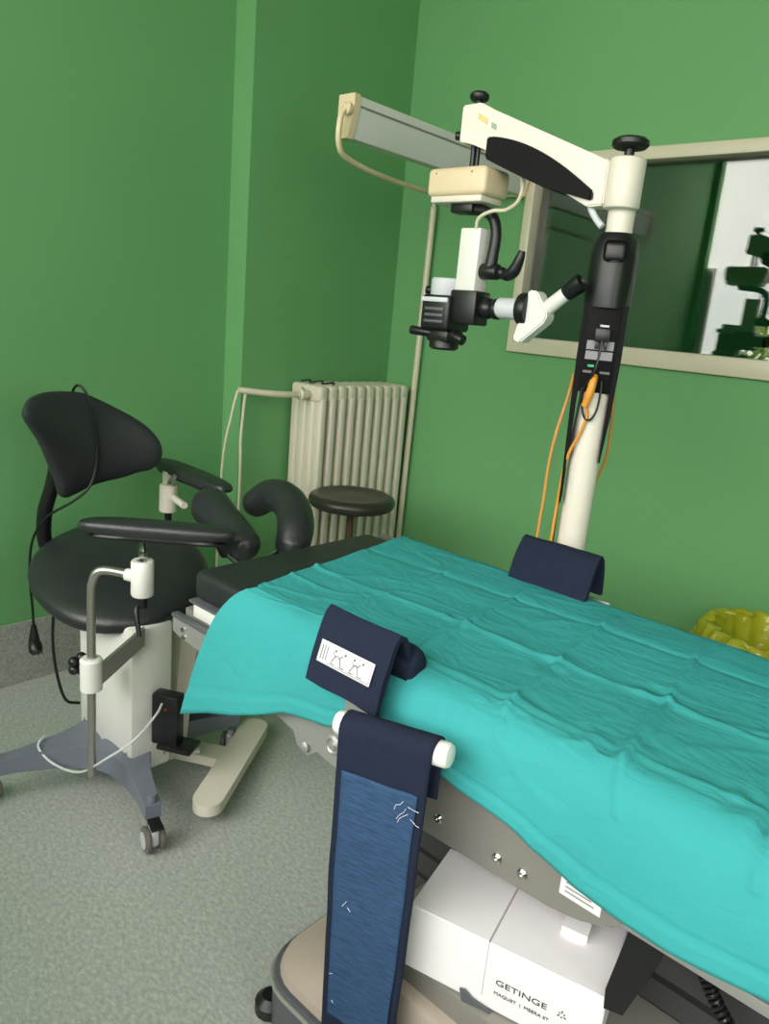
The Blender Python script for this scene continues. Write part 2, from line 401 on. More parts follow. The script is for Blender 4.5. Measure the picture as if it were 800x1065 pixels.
# frame
fr = MB()
fr.bb(-.74, .9, .99, 1.60, .655, .775, .006)
fr.build('frame', PANEL, TB)
pp = [(-.76, .765), (.9, .765), (.9, .700)]
pts = [(-.745, .752), (-.30, .752), (-.285, .72), (-.292, .68), (-.32, .645), (-.37, .622), (-.42, .612), (-.60, .604), (-.745, .600)]
sp = MB().prism([(x, .974, z) for x, z in pts], (0, .014, 0)).build('side_panel', PANEL, TB)
for bx, bz in ((-.655, .645), (-.528, .640), (-.478, .640)):
    MB().lathe((bx, .974, bz), [(.0095, 0), (.0095, .003), (.006, .006), (.003, .006), (.003, .003)], (0, -1, 0), 16).build('bolt', CHROME, sp)
st = MB().bb(-.412, -.342, .9735, .974, .648, .684).build('sticker', LABELW, sp, label='white printed label')
for k, wd in enumerate((.052, .045, .05)):
    MB().bb(-.403, -.403+wd, .9731, .9736, .672-k*.008, .675-k*.008).build('print_line', GREYPRINT, sp)
MB().bb(-.5, .9, .980, .990, .648, .668, .003).build('side_rail', ALU, TB)
MB().bb(-1.45, .9, 1.648, 1.664, .835, .862, .003).build('side_rail', STEEL, TB)
for x in (-1.2, -.4, .4): MB().bb(x, x+.03, 1.59, 1.65, .76, .845).build('rail_bracket', STEEL, TB)
hp = [(-1.515, .742), (-.80, .742), (-.80, .60), (-.95, .615), (-1.10, .645), (-1.27, .672), (-1.49, .692), (-1.515, .70)]
hs = MB().prism([(x, .975, z) for x, z in hp], (0, .012, 0)).build('head_side_plate', ALU, TB)
MB().bb(-1.515, -.80, .97, .99, .738, .748, .002).build('plate_edge', TRIM, hs)
for x, z in ((-1.47, .716), (-1.465, .698)): MB().lathe((x, .975, z), [(.007, 0), (.006, .004), (.003, .004)], (0, -1, 0), 12).build('screw', CHROME, hs)
MB().prism([(x, .98, z) for x, z in ((-1.075, .66), (-.965, .64), (-.985, .612), (-1.01, .592), (-1.04, .602))], (0, .02, 0)).lathe((-1.012, .98, .615), [(.012, 0), (.012, .008), (.006, .012)], (0, -1, 0), 14).build('lug', ALU, TB)
MB().lathe((-.925, .976, .662), [(.022, 0), (.022, .008), (.016, .011), (.012, .007), (.008, .013)], (0, -1, 0), 20).build('hub', ALU, TB)
MB().bb(-1.50, -.74, 1.0, 1.60, .70, .76, .004).build('head_frame', PANEL, TB)
MB().bb(-1.455, -.80, .992, 1.60, .752, .792, .004).build('head_board', WHITE, TB)
MB().bb(-1.462, -.80, .984, 1.61, .79, .797, .001).build('board_edge', TRIM, TB)
MB().bb(-1.46, -.93, .995, 1.605, .797, .872, .018, 3).build('head_mattress', BLACKM, TB)
MB().bb(-.92, .9, 1.012, 1.61, .772, .870, .025, 3).build('mattress', BLACKM, TB)
MB().prism([(-.30, .99, .65), (-.245, .99, .655), (-.255, .99, .60), (-.285, .99, .495), (-.315, .99, .485), (-.318, .99, .52)], (0, .016, 0)).build('release_lever', BLACKP, TB)
cb = MB(); Pc = []
c0, c1, c2 = V((-.235, 1.08, .645)), V((-.21, 1.1, .50)), V((-.06, 1.12, .40))
for i in range(361):
    t = i/360; p = c0*(1-t)**2+c1*2*t*(1-t)+c2*t*t
    a = 2*PI*30*t; tg = (c1-c0)*(1-t)+(c2-c1)*t; tg.normalize(); n1 = V((0, 1, 0)); n2 = tg.cross(n1)
    Pc.append(p+(n1*math.cos(a)+n2*math.sin(a))*.009)
cb.tube(Pc, .0032, 6, 1)
tag(cb.build('coiled_cable', BLACKP, None, c0), 'black coiled cable hanging under the right end of the table rail', 'cable')

# drape -------------------------------------------------------------
HEM = [(-1.405, .530), (-1.30, .580), (-1.207, .617), (-1.12, .655), (-1.048, .690), (-.98, .702), (-.933, .708), (-.878, .735), (-.80, .755), (-.72, .765), (-.65, .760), (-.60, .748), (-.564, .742), (-.506, .730), (-.449, .710), (-.378, .693), (-.316, .691), (-.23, .694), (-.107, .706), (.2, .70), (1.2, .70)]
def interp(T, x):
    if x <= T[0][0]: return T[0][1]
    for (a, b), (c, d) in zip(T[:-1], T[1:]):
        if x <= c: return b+(d-b)*(x-a)/(c-a)
    return T[-1][1]
YC = [(-.862, 1.563, -.807, 1.053, 1.7), (-.647, 1.56, -.559, .90, 1.9), (-.450, 1.60, -.345, .88, 1.9), (-.22, 1.60, -.15, .88, 1.8), (.02, 1.6, .06, .9, 1.8), (-1.08, 1.6, -1.03, 1.0, 1.2)]
XC = [(-1.3, 1.225, 1.0, 1.31, 1.0), (-1.25, 1.03, 1.0, 1.085, .55), (-1.3, 1.46, 1.0, 1.53, .9)]
def segd(x, y, a, b, c, d):
    ax, ay = c-a, d-b; L = ax*ax+ay*ay; t = max(0, min(1, ((x-a)*ax+(y-b)*ay)/L))
    px, py = x-a-ax*t, y-b-ay*t
    s = (ax*py-ay*px)
    return math.copysign(math.hypot(px, py), s)
def wrinkle(x, y):
    h = 0.0
    wob = .008*noise.noise(V((x*5, y*5, 3.1)))+.004*noise.noise(V((x*14, y*14, 6.1)))
    for idx, (a, b, c, d, k) in enumerate(YC+XC):
        q = abs(segd(x, y, a, b, c, d)+wob)
        vary = .75+.55*noise.noise(V((x*4, y*4, a*7+idx)))
        sg = (1, 1, 1, -1, 1, 1, 1, 1, -1)[idx % 9]
        h += k*vary*sg*(.0042*math.exp(-q/.014) + .0038*math.exp(-(q/.0055)**2))
    # little puckers where two folds cross
    for cx, cy in ((-.835, 1.245), (-.575, 1.04), (-.60, 1.23), (-.415, 1.28), (-.385, 1.055), (-.20, 1.07), (-.20, 1.30)):
        d2 = (x-cx)**2+(y-cy)**2
        h += .009*noise.noise(V((x*30, y*30, cx)))*math.exp(-d2/.0022)
    for i, (fx, fy, amp) in enumerate(((3, 5, .0045), (8, 13, .0020), (22, 26, .0007))):
        h += amp*noise.noise(V((x*fx+1.7*i, y*fy, 5.0+i)))
    rid = noise.noise(V((x*4+y*3, y*10-x*3, 9.2)))
    h += .0032*max(0, 1-abs(rid)*9)*max(0, .1+noise.noise(V((x*3, y*3, 1.1))))*2
    return h
def drape(u, v):
    # v: 0 far hem .. 1 near hem
    L1, L2 = .10, .72
    if v < L1:
        t = v/L1; y0, z0 = 1.672-.012*t, .80+.075*t; s_top = 0; seg = 0
    elif v < L2:
        t = (v-L1)/(L2-L1); y0 = 1.655+(1.022-1.655)*t; z0 = .884; seg = 1
        if t < .06: z0 -= .008*(1-t/.06)**2
    else:
        t = (v-L2)/(1-L2); seg = 2; y0 = z0 = 0
    # left edge slants and flares at the hanging corner
    ytop = 1.66 if seg == 0 else (y0 if seg == 1 else 1.0)
    xl = -1.25 - .09*(ytop-1.0)/.63 if seg < 2 else -1.247-.160*t**1.05
    x = xl + (1.15-xl)*(u**1.25)
    if seg == 2:
        zh = interp(HEM, x); flare = max(0, 1-(x-xl)/.35)
        P0, P1, P2 = (1.022, .884), (.958+.006*math.sin(x*9), .888), (.952-.02*flare*t+.008*math.sin(x*13+1), zh)
        y0 = P0[0]*(1-t)**2+2*P1[0]*t*(1-t)+P2[0]*t*t; z0 = P0[1]*(1-t)**2+2*P1[1]*t*(1-t)+P2[1]*t*t
        h = wrinkle(x, 1.04-.3*t)
        hem = .0028 if t > .9 else 0.0
        if abs(t-.905) < .012: hem = -.002
        k = min(1, t*2.2)
        return V((x, y0-abs(h)*.6*k-hem-.004*k, z0+h*(1-k)))
    h = wrinkle(x, y0)
    e = max(0, 1-(x-xl)/.02)            # thicker rolled edge at the head end
    if seg == 0: return V((x, y0+.004+.3*abs(h), z0))
    return V((x, y0, z0+max(-.004, h)+.003*e))
dr = MB().grid(400, 190, drape).build('surgical_drape', TEAL, None, (-.3, 1.3, .88), angle=180)
solid(dr, .002, 1.0)
tag(dr, 'creased teal cotton surgical drape spread over the operating table', 'drape')

# navy side supports --------------------------------------------------
def tent_sheet(x0, x1, prof, th, n=14, slope=0.0):
    """folded fabric: prof is a (y,z) polyline, extruded along x, with thickness th (rounded loop)"""
    P = [V((0, a, b)) for a, b in prof]
    L, R = [], []
    for i, p in enumerate(P):
        t = (P[min(i+1, len(P)-1)]-P[max(i-1, 0)]).normalized(); nn = V((0, -t.z, t.y))
        L.append(p+nn*th/2); R.append(p-nn*th/2)
    loop = L+list(reversed(R))
    rs = []
    for k in range(n+1):
        s = k/n; x = x0+(x1-x0)*s
        rs.append([V((x+.004*noise.noise(V((q.y*20, q.z*20, k*.3))), q.y+.004*noise.noise(V((x*14, q.z*12, 2))), q.z+slope*s+.003*noise.noise(V((x*11, q.y*20, 7))))) for q in loop])
    return MB().rings(rs)
NS = thing('arm_support_pad', 'folded navy fabric pad with white pictogram label on the near edge', 'support pad', (-.84, .95, .86), 'navy pads astride the table edges')
front = [(.902, .826), (.908, .85), (.917, .88), (.927, .91), (.936, .935), (.944, .951), (.953, .958), (.962, .953), (.972, .93), (.982, .905), (.990, .885), (.993, .872), (.985, .866), (.975, .875), (.970, .89)]
tent_sheet(-.945, -.762, front, .011).build('fabric', NAVY, NS)
pd_ = MB().pillow(circ(1.000, .888, .030, .042, 20), lambda u, v, h: (-.742+h-.09, u, v), .16, 6, 5).build('padding', NAVY, NS)
def on_front(s, z):  # point on the front sheet of the pad
    for (a, b), (c, d) in zip(front[:-1], front[1:]):
        if b <= z <= d: y = a+(c-a)*(z-b)/(d-b); break
    return V((-.935+.14*s, y-.0085, z))
lb = MB().grid(12, 6, lambda u, v: on_front(u*.97+.07, .869+.040*v)).build('label', LABELW, NS, label='white label with grey pictograms')
solid(lb, .0008, 0)
pc = MB()
def dash(s0, z0, s1, z1, wd=.0011):
    a = on_front(s0*.97+.07, z0)+V((0, -.0012, 0)); b = on_front(s1*.97+.07, z1)+V((0, -.0012, 0))
    d = (b-a).normalized(); nrm = V((d.z, 0, -d.x))*wd
    pc.rings([[a+nrm, b+nrm, b-nrm, a-nrm]], True, False)
for s in (.06, .11, .16): dash(s, .876, s, .902)
for s, k in ((.27, 1), (.45, -1), (.62, 1), (.78, -1)):
    dash(s, .878, s+.05*k, .89); dash(s+.05*k, .89, s, .897); dash(s+.05*k, .89, s+.09*k, .893); dash(s-.02, .876, s+.07, .876); dash(s+.03, .898, s+.05, .902, .002)
dash(.20, .873, .97, .873, .0005); dash(.97, .873, .97, .905, .0005); dash(.20, .905, .97, .905, .0005)
pc.build('pictogram', mat('pictogram_ink', rgb(96, 92, 98), .7), lb, fix=False)
clp = MB().prism([(-.862, .925, .85), (-.795, .925, .85), (-.785, .925, .70), (-.79, .925, .615), (-.850, .925, .625), (-.858, .925, .72)], (0, .012, 0)).build('clamp_plate', ALU, NS, label='bare aluminium plate')
MB().bb(-.862, -.785, .914, .930, .715, .722, .001).build('plate_seam', CHROME, clp)
MB().bb(-.86, -.79, .935, .985, .69, .72, .003).build('rail_clamp', STEEL, NS)
FS = thing('arm_support_pad', 'plain folded navy pad on the far edge, in front of the white pole', 'support pad', (-.84, 1.65, .88), 'navy pads astride the table edges')
far = [(1.602, .885), (1.607, .90), (1.615, .92), (1.625, .945), (1.637, .968), (1.649, .982), (1.660, .984), (1.670, .975), (1.678, .95), (1.684, .92), (1.687, .898), (1.687, .885)]
tent_sheet(-.955, -.738, far, .013, slope=.0).build('fabric', NAVY, FS)
MB().bb(-.765, -.705, 1.667, 1.676, .84, .878, .002).build('clamp_plate', ALU, FS)

# hanging strap over a white roller -------------------------------------
RA, RB = V((-.80, .846, .819)), V((-.600, .888, .836))
RD = (RB-RA).normalized(); RN = V((RD.y, -RD.x, 0)).normalized()   # towards the camera
RL = thing('strap_roller', 'white roller bar beside the near pad, carrying the long strap', 'roller', tuple(RA))
MB().cyl(RA-RD*.002, RB+RD*.012, .021, None, 24, .008).build('roller', WHITE, RL)
MB().tube([RA+RD*.02, RA+V((.0, .04, -.02)), V((-.815, .93, .775))], .009, 10, 6).build('bracket_arm', ALU, RL)
ST = thing('hanging_strap', 'long navy strap with blue loop fabric face hanging from the white roller', 'strap', tuple(RA))
def strap_prof():
    o = []
    for k in range(9):
        a = PI*1.0 - k/8*PI; o.append((math.cos(a), math.sin(a)))
    return o
def strap(u, v, w0, w1, off, zlow, back=False):
    p = RA.lerp(RB, .09+.85*(w0+(w1-w0)*u)); r = .0235+off
    Lf = p.z-zlow
    if v < .12:
        a = PI*(v/.12); q = p + (-RN*math.cos(a)*r) + V((0, 0, math.sin(a)*r))
    else:
        t = (v-.12)/.88; sag = .008*math.sin(t*5+u*2)*t
        q = p + RN*(r+sag*0.6) - V((0, 0, Lf*t)) - RD*(.012*t*(2*u-1)) 
        q += RN*(.004*noise.noise(V((u*3, t*6, 1))))
    return q
s1 = MB().grid(20, 70, lambda u, v: strap(u, v, 0, 1, 0, .17)).build('webbing', NAVY, ST)
solid(s1, .006, 0)
s2 = MB().grid(20, 60, lambda u, v: strap(u, .215+.70*v, .075, .925, .0042, .17)).build('loop_panel', LOOP, ST, label='blue brushed loop panel')
solid(s2, .003, 0)
s3 = MB().grid(20, 40, lambda u, v: (RA.lerp(RB, .10+.83*u) - RN*(.0235+.002*math.sin(v*6)) - V((0, 0, .10*v)))).build('back_flap', NAVY, ST)
solid(s3, .005, 0)
rnd = random.Random(3)
for (uu_, vv_, ln) in ((.80, .235, .016), (.84, .25, .016), (.87, .262, .014), (.90, .272, .014), (.86, .245, .018), (.25, .55, .006), (.27, .565, .006), (.12, .78, .006), (.13, .86, .005)):
    a = strap(uu_, vv_, .02, .98, .0078, .17); q = [a]; dz = rnd.uniform(-.9, .2); dx_ = rnd.choice((-1, 1))
    for k in range(3): a = a+RD*dx_*rnd.uniform(.2, 1)*ln*.6+V((0, 0, dz*ln*rnd.uniform(.2, 1)))+RN*.0008; q.append(a)
    MB().tube(q, .0004, 5, 4).build('loose_thread', LABELW, ST, label='frayed white thread')

# carton ----------------------------------------------------------------
BX, BD, BN = V((-.649, .913, 0)), V((.972, .236, 0)).normalized(), V((-.236, .972, 0)).normalized()
CB = thing('cardboard_box', 'white printed cardboard box standing on the table pedestal', 'box', (-.5, 1.0, .37))
BW, BH, BDp, Z0 = .345, .130, .172, .370
def bx(s, d, z): return BX+BD*s+BN*d+V((0, 0, Z0+z))
carton = MB().rings([[bx(0, 0, 0), bx(BW, 0, 0), bx(BW, BDp, 0), bx(0, BDp, 0)], [bx(0, 0, BH), bx(BW, 0, BH), bx(BW, BDp, BH), bx(0, BDp, BH)]])
bmesh.ops.bevel(carton.bm, geom=list(carton.bm.edges), offset=.002, segments=2, affect='EDGES')
crt = carton.build('carton', CARD, CB)
fl = MB().rings([[bx(.0, .001, BH+.0002), bx(.146, .001, BH+.0002), bx(.146, BDp, BH+.0002), bx(0, BDp, BH+.0002)], [bx(.0, .001, BH+.0016), bx(.146, .001, BH+.0016), bx(.146, BDp, BH+.003), bx(0, BDp, BH+.003)]]).build('lid_flap', CARD, CB)
MB().rings([[bx(.1475, -.0003, BH+.0004), bx(.149, -.0003, BH+.0004), bx(.149, BDp, BH+.0004), bx(.1475, BDp, BH+.0004)], [bx(.1475, -.0003, BH+.0008), bx(.149, -.0003, BH+.0008), bx(.149, BDp, BH+.0008), bx(.1475, BDp, BH+.0008)]]).build('lid_seam', GREYPRINT, CB)
MB().rings([[bx(.1475, -.0006, .02), bx(.1483, -.0006, .02), bx(.1483, -.0006, BH), bx(.1475, -.0006, BH)], [bx(.1475, -.0001, .02), bx(.1483, -.0001, .02), bx(.1483, -.0001, BH), bx(.1475, -.0001, BH)]]).build('flap_edge', GREYPRINT, CB)
text_mesh('print', 'GETINGE', .0155, bx(.168, -.0008, .056), BD, (0, 0, 1), PRINT, CB, 1.42)
text_mesh('print', 'MAQUET  |  MEERA ST', .0085, bx(.168, -.0008, .036), BD, (0, 0, 1), PRINT, CB, 1.15)
lg = MB()
for k in range(6):
    a = PI/6+k*PI/3; c, s_ = math.cos(a), math.sin(a); o = bx(.283, -.0009, .061)
    d = BD*c+V((0, 0, s_)); n_ = BD*-s_+V((0, 0, c)); L_ = .0095 if k % 2 else .007
    lg.rings([[o+d*.002, o+d*L_*.7+n_*.0017, o+d*L_, o+d*L_*.7-n_*.0017]], True, False)
lg.build('emblem', PRINT, CB, fix=False)
tb = MB().rings([[bx(x, d, z) for x, d, z in ((.245, .09, BH), (.29, .09, BH), (.29, .12, BH), (.245, .12, BH))], [bx(x, d, z) for x, d, z in ((.245, .09, BH+.016), (.29, .09, BH+.016), (.29, .12, BH+.018), (.245, .12, BH+.018))]]).build('tuck_tab', CARD, CB)
hk = MB().prism([bx(s, -.004, z) for s, z in ((.110, .018), (.120, .020), (.134, .010), (.160, .006), (.169, .004), (.166, -.016), (.12, -.016))], (-RN)*-.004).build('retaining_bracket', TRIM, CB)
for s, z in ((.1165, .012), (.161, -.002)): MB().lathe(bx(s, -.004, z), [(.0035, 0), (.003, .002)], tuple(-BN), 10).build('screw', CHROME, hk)

# ================================================================== SURGEON CHAIR
CH = thing('surgeon_chair', 'black leather surgeon chair with white column and grey star base', 'chair', (-1.98, 1.09, 0))
Pc4 = [V((-1.62, .986, 0)), V((-1.87, 1.446, 0)), V((-2.33, 1.196, 0)), V((-2.08, .736, 0))]
ctr = V((-1.975, 1.091, 0))
star = []
for i in range(4):
    a, b = Pc4[i], Pc4[(i+1) % 4]
    da = (a-ctr).normalized(); na = V((-da.y, da.x, 0)); db = (b-ctr).normalized(); nb = V((-db.y, db.x, 0))
    tip = a+da*.018
    star += [tip-na*.022, tip+na*.022]
    s0 = tip+na*.022; s1_ = b+db*.018-nb*.022; mid = ctr+((a+b)/2-ctr)*.10
    for k in range(1, 10):
        t = k/10; star.append(s0*(1-t)**3+3*(s0.lerp(mid, .8))*t*(1-t)**2+3*(s1_.lerp(mid, .8))*t*t*(1-t)+s1_*t**3)
bs = MB().rings([[p+V((0, 0, .095 if (p-ctr).length < .25 else .10)) for p in star], [p+V((0, 0, .172-.03*min(1, (p-ctr).length/.36)**2)) for p in star]]).build('base', GREYP, CH)
def caster(p, yaw, brake=False):
    c = MB(); d = V((math.cos(yaw), math.sin(yaw), 0)); s_ = V((-d.y, d.x, 0)); o = p+d*.02+V((0, 0, .0375))
    for k in (-1, 1):
        c.lathe(o+s_*(k*.020)-s_*(.008), [(.012, 0), (.030, .0), (.036, .003), (.0375, .008), (.036, .013), (.030, .016), (.012, .016)], tuple(s_), 24)
    cc = c.build('caster', CASTG, CH)
    h = MB(); h.box(o+V((0, 0, .012)), (.044, .022, .056), rotz(yaw), .006); h.build('caster_hood', LIGHTG, cc)
    for k in (-1, 1): MB().lathe(o+s_*(k*.0285)-s_*(0.0 if k > 0 else .002), [(.024, 0), (.024, .002)], tuple(s_), 20).build('wheel_disc', LIGHTG, cc)
    MB().cyl(p+V((0, 0, .05)), p+V((0, 0, .168)), .013, None, 14).build('caster_stem', GREYP, cc)
    if brake: MB().box(p+d*.035+V((0, 0, .092)), (.05, .035, .008), rotz(yaw) @ roty(.2), .003).build('brake_pedal', BLACKP, cc)
for p, a in zip(Pc4, (-.25, -.9, 2.2, 3.4)): caster(p, a, a == -.25)
colm = MB().bb(-2.125, -1.805, 1.028, 1.165, .10, .575, .012).build('column', WHITE, CH)
for x, z in ((-2.09, .17), (-1.83, .17), (-1.83, .52)): MB().lathe((x, 1.028, z), [(.005, 0), (.004, .003)], (0, -1, 0), 10).build('screw', CHROME, colm)
for y, z in ((1.05, .14), (1.14, .14)): MB().lathe((-1.805, y, z), [(.005, 0), (.004, .003)], (1, 0, 0), 10).build('screw', CHROME, colm)
MB().bb(-2.05, -1.85, 1.04, 1.26, .56, .60, .01).build('seat_mount', BLACKP, CH)
def seat_fn(u, v, h):
    du, dv = u+2.11, v-1.16
    return (u, v, .642 - du*.17 + dv*.20 + h)
MB().pillow(circ(-2.11, 1.16, .30, .255, 44, 2.2), seat_fn, .135, 10, 2.3, .024).build('seat', BLACKL, CH)
bo = [(0.925, 1.139), (0.948, 1.175), (0.99, 1.19), (1.034, 1.194), (1.09, 1.192), (1.14, 1.184), (1.221, 1.146), (1.298, 1.102), (1.342, 1.062), (1.366, 1.018), (1.366, 0.972), (1.338, 0.935), (1.30, .924), (1.255, 0.908), (1.20, .897), (1.154, 0.886), (1.11, .868), (1.083, 0.858), (1.06, .856), (1.043, 0.87), (1.036, .895), (1.027, 0.925), (0.998, 0.999), (.98, 1.04), (0.95, 1.085), (.93, 1.115)]
def back_fn(u, v, h): return (-2.285 + 1.15*(u-1.12)**2 + h, u, v)
bo2 = []
for k in range(len(bo)):
    a, b, c, d = [V((*bo[(k+o_) % len(bo)], 0)) for o_ in (-1, 0, 1, 2)]
    for t in (0, .34, .67): 
        p = 0.5*((2*b)+(c-a)*t+(2*a-5*b+4*c-d)*t*t+(3*b-a-3*c+d)*t**3); bo2.append((p.x, p.y))
MB().pillow(bo2, back_fn, .066, 10, 2.8).build('backrest', BLACKL, CH)
bst = MB()
bst.tube([(-2.335, 1.07, 1.0), (-2.36, 1.06, .88), (-2.395, 1.05, .78), (-2.42, 1.06, .67), (-2.36, 1.08, .58), (-2.10, 1.10, .56)], [.018, .022, .024, .024, .022, .02], 12, 6)
bst.ball((-2.335, 1.03, 1.03), .022)
bst.build('backrest_stem', BLACKP, CH)
# near arm
na_ = MB().tube([(-1.803, .905, .165), (-1.800, .905, .40), (-1.796, .905, .70), (-1.793, .908, .755), (-1.783, .917, .783), (-1.76, .937, .79), (-1.70, .98, .785)], .0118, 16, 8).build('arm_rod', STEEL, CH)
nh = MB().lathe((-1.685, .99, .733), [(.0265, 0), (.0295, .004), (.0295, .094), (.0265, .098), (.015, .098), (.012, .092)], seg=28).build('arm_sleeve', WHITE, CH)
MB().cyl((-1.722, .963, .786), (-1.698, .981, .785), .016, .019, 16).build('sleeve_socket', WHITE, nh)
MB().cyl((-1.685, .99, .70), (-1.685, .99, .735), .014, None, 14).tube([(-1.685, .99, .712), (-1.68, .97, .695), (-1.655, .965, .632)], [.006, .008, .006], 10, 4).build('clamp_lever', BLACKP, nh)
MB().lathe((-1.685, .99, .825), [(.008, 0), (.008, .012), (.012, .020), (.011, .034), (.008, .042), (.008, .062)], seg=16).build('pivot_pin', CHROME, nh)
def pad_fn(c, ang, zc, tilt=0.0):
    ca, sa = math.cos(ang), math.sin(ang)
    return lambda u, v, h: (c[0]+u*ca-v*sa, c[1]+u*sa+v*ca, zc+h+u*tilt)
NPD = MB().pillow(circ(0, 0, .205, .040, 36, 3.0), pad_fn((-1.672, 1.024), .765, .913), .044, 6, 3.0).build('armrest_pad', BLACKL, CH)
MB().pillow(circ(0, 0, .18, .026, 28, 3.5), pad_fn((-1.672, 1.024), .765, .888), .016, 4, 4).build('pad_plate', BLACKP, NPD)
clampz = MB().lathe((-1.800, .905, .435), [(.024, 0), (.030, .004), (.030, .092), (.024, .098)], seg=24).build('rod_clamp', WHITE, CH)
kn = MB()
for k in range(5):
    a = 2*PI*k/5; kn.ball((-1.852, .897+.02*math.cos(a), .495+.02*math.sin(a)), .015, seg=10)
kn.cyl((-1.862, .897, .495), (-1.825, .90, .49), .014, None, 14); kn.build('clamp_knob', BLACKP, clampz)
MB().prism([(-1.79, .925, .455), (-1.79, .925, .515), (-1.80, 1.06, .585), (-1.80, 1.06, .53)], (.012, .0, 0)).build('clamp_bracket', STEEL, CH)
# far arm
FPD = MB().pillow(circ(0, 0, .235, .045, 36, 3.2), pad_fn((-2.215, 1.485), -.03, .905, -.02), .044, 6, 3.0).build('armrest_pad', BLACKL, CH)
MB().pillow(circ(0, 0, .21, .028, 28, 3.5), pad_fn((-2.215, 1.485), -.03, .880, -.02), .016, 4, 4).build('pad_plate', BLACKP, FPD)
fh = MB().lathe((-2.297, 1.45, .755), [(.028, 0), (.032, .004), (.032, .098), (.028, .102), (.01, .102)], seg=28).build('arm_sleeve', OFFW, CH)
MB().bb(-2.325, -2.295, 1.44, 1.47, .855, .90, .004).build('pivot_block', OFFW, fh)
MB().tube([(-2.285, 1.44, .855), (-2.262, 1.44, .875), (-2.24, 1.445, .905)], [.008, .012, .008], 12, 4).build('pivot_pin', CHROME, fh)
MB().cyl((-2.27, 1.45, .815), (-2.15, 1.42, .815), .013, .012, 14).build('cross_rod', OFFW, fh)
MB().tube([(-2.297, 1.45, .76), (-2.297, 1.45, .62), (-2.27, 1.40, .56), (-2.1, 1.2, .57)], .013, 12, 6).build('arm_rod', BLACKP, CH)
# foot bar, post and pedal
MB().rings([[V((x, y, .055)) for x, y in ((-1.925, 1.26), (-1.925, 1.205), (-1.87, 1.205), (-1.87, 1.26))], [V((x, y, .56)) for x, y in ((-1.90, 1.28), (-1.90, 1.22), (-1.84, 1.22), (-1.84, 1.28))]]).build('foot_post', OFFW, CH)
fb = MB()
A_, B_ = V((-1.604, 1.165, .045)), V((-1.835, 1.515, .045)); d_ = (B_-A_).normalized(); n_ = V((-d_.y, d_.x, 0)); o_ = []
for k in range(13): a = PI*k/12; o_.append(A_ + n_*math.cos(a)*.046 - d_*math.sin(a)*.046)
for k in range(13): a = PI*k/12; o_.append(B_ - n_*math.cos(a)*.046 + d_*math.sin(a)*.046)
fb.rings([o_, [p+V((0, 0, .036)) for p in o_]])
mid_ = A_.lerp(B_, .55); P0_ = V((-1.915, 1.235, .052)); e_ = (mid_-P0_).normalized(); m_ = V((-e_.y, e_.x, 0))
fb.rings([[P0_-m_*.034, mid_-m_*.04, mid_+m_*.04, P0_+m_*.034], [q+V((0, 0, .033)) for q in (P0_-m_*.034, mid_-m_*.04, mid_+m_*.04, P0_+m_*.034)]])
fbo = fb.build('foot_bar', OFFW, CH)
MB().cyl((-1.845, 1.215, .10), (-1.80, 1.27, .10), .014, None, 14, .003).build('foot_bar_roller', LIGHTG, fbo)
pb = MB().box((-1.765, 1.125, .285), (.085, .045, .165), rotz(.5), .006).build('pedal_box', BLACKP, CH)
MB().box((-1.735, 1.145, .20), (.11, .075, .014), rotz(.5), .004).build('pedal_plate', BLACKP, pb)
MB().lathe((-1.750, 1.108, .325), [(.006, 0), (.004, .003)], (.48, -.88, 0), 10).build('indicator_light', REDLED, pb)
MB().box((-1.915, 1.40, .26), (.07, .05, .18), rotz(.4), .006).build('pedal_box', BLACKP, CH)
MB().bb(-1.97, -1.93, 1.28, 1.42, .16, .20, .004).build('pedal_arm', BLACKP, CH)

# cables on the chair
cd = thing('power_cord', 'black power cord draped over the chair backrest, plug hanging at left', 'cord', (-2.22, 1.1, 1.2))
MB().tube([(-2.33, 1.10, 1.10), (-2.30, 1.105, 1.19), (-2.262, 1.11, 1.212), (-2.243, 1.13, 1.17), (-2.245, 1.15, 1.08), (-2.245, 1.155, .98), (-2.246, 1.13, .892), (-2.262, 1.08, .845), (-2.33, 1.03, .785), (-2.375, 1.00, .70), (-2.395, .995, .58), (-2.388, .998, .46), (-2.388, 1.0, .385)], .0042, 8, 6).build('cable', BLACKP, cd)
MB().lathe((-2.388, 1.0, .395), [(.008, 0), (.012, .02), (.016, .045), (.019, .06)], (0, 0, -1), 14).lathe((-2.385, 1.0, .333), [(.019, 0), (.022, .01), (.022, .03), (.017, .04)], (.75, -.2, -.6), 16).build('plug', BLACKP, cd)
q0 = V((-2.36, .994, .309))
MB().cyl(q0, q0+V((.014, -.004, -.012)), .0026).cyl(q0+V((.006, .016, .006)), q0+V((.020, .012, -.006)), .0026).build('prong', CHROME, cd)
tag(MB().tube([(-2.22, 1.03, .62), (-2.235, 1.005, .52), (-2.235, .995, .40), (-2.22, 1.0, .28), (-2.205, 1.02, .19), (-2.19, 1.06, .17)], .005, 8, 6).build('hose', BLACKP, None, (-2.22, 1.03, .62)), 'thin black hose hanging beside the white chair column', 'hose')
tag(MB().tube([(-2.085, .905, .160), (-2.062, .880, .172), (-2.035, .855, .160), (-1.97, .872, .130), (-1.865, .900, .145), (-1.74, .915, .245), (-1.70, .98, .30), (-1.725, 1.06, .335), (-1.755, 1.098, .345)], .0036, 8, 8).build('thin_cable', LIGHTG, None, (-1.9, .92, .1)), 'thin white cable looping from the pedal box across the grey chair base', 'cable')

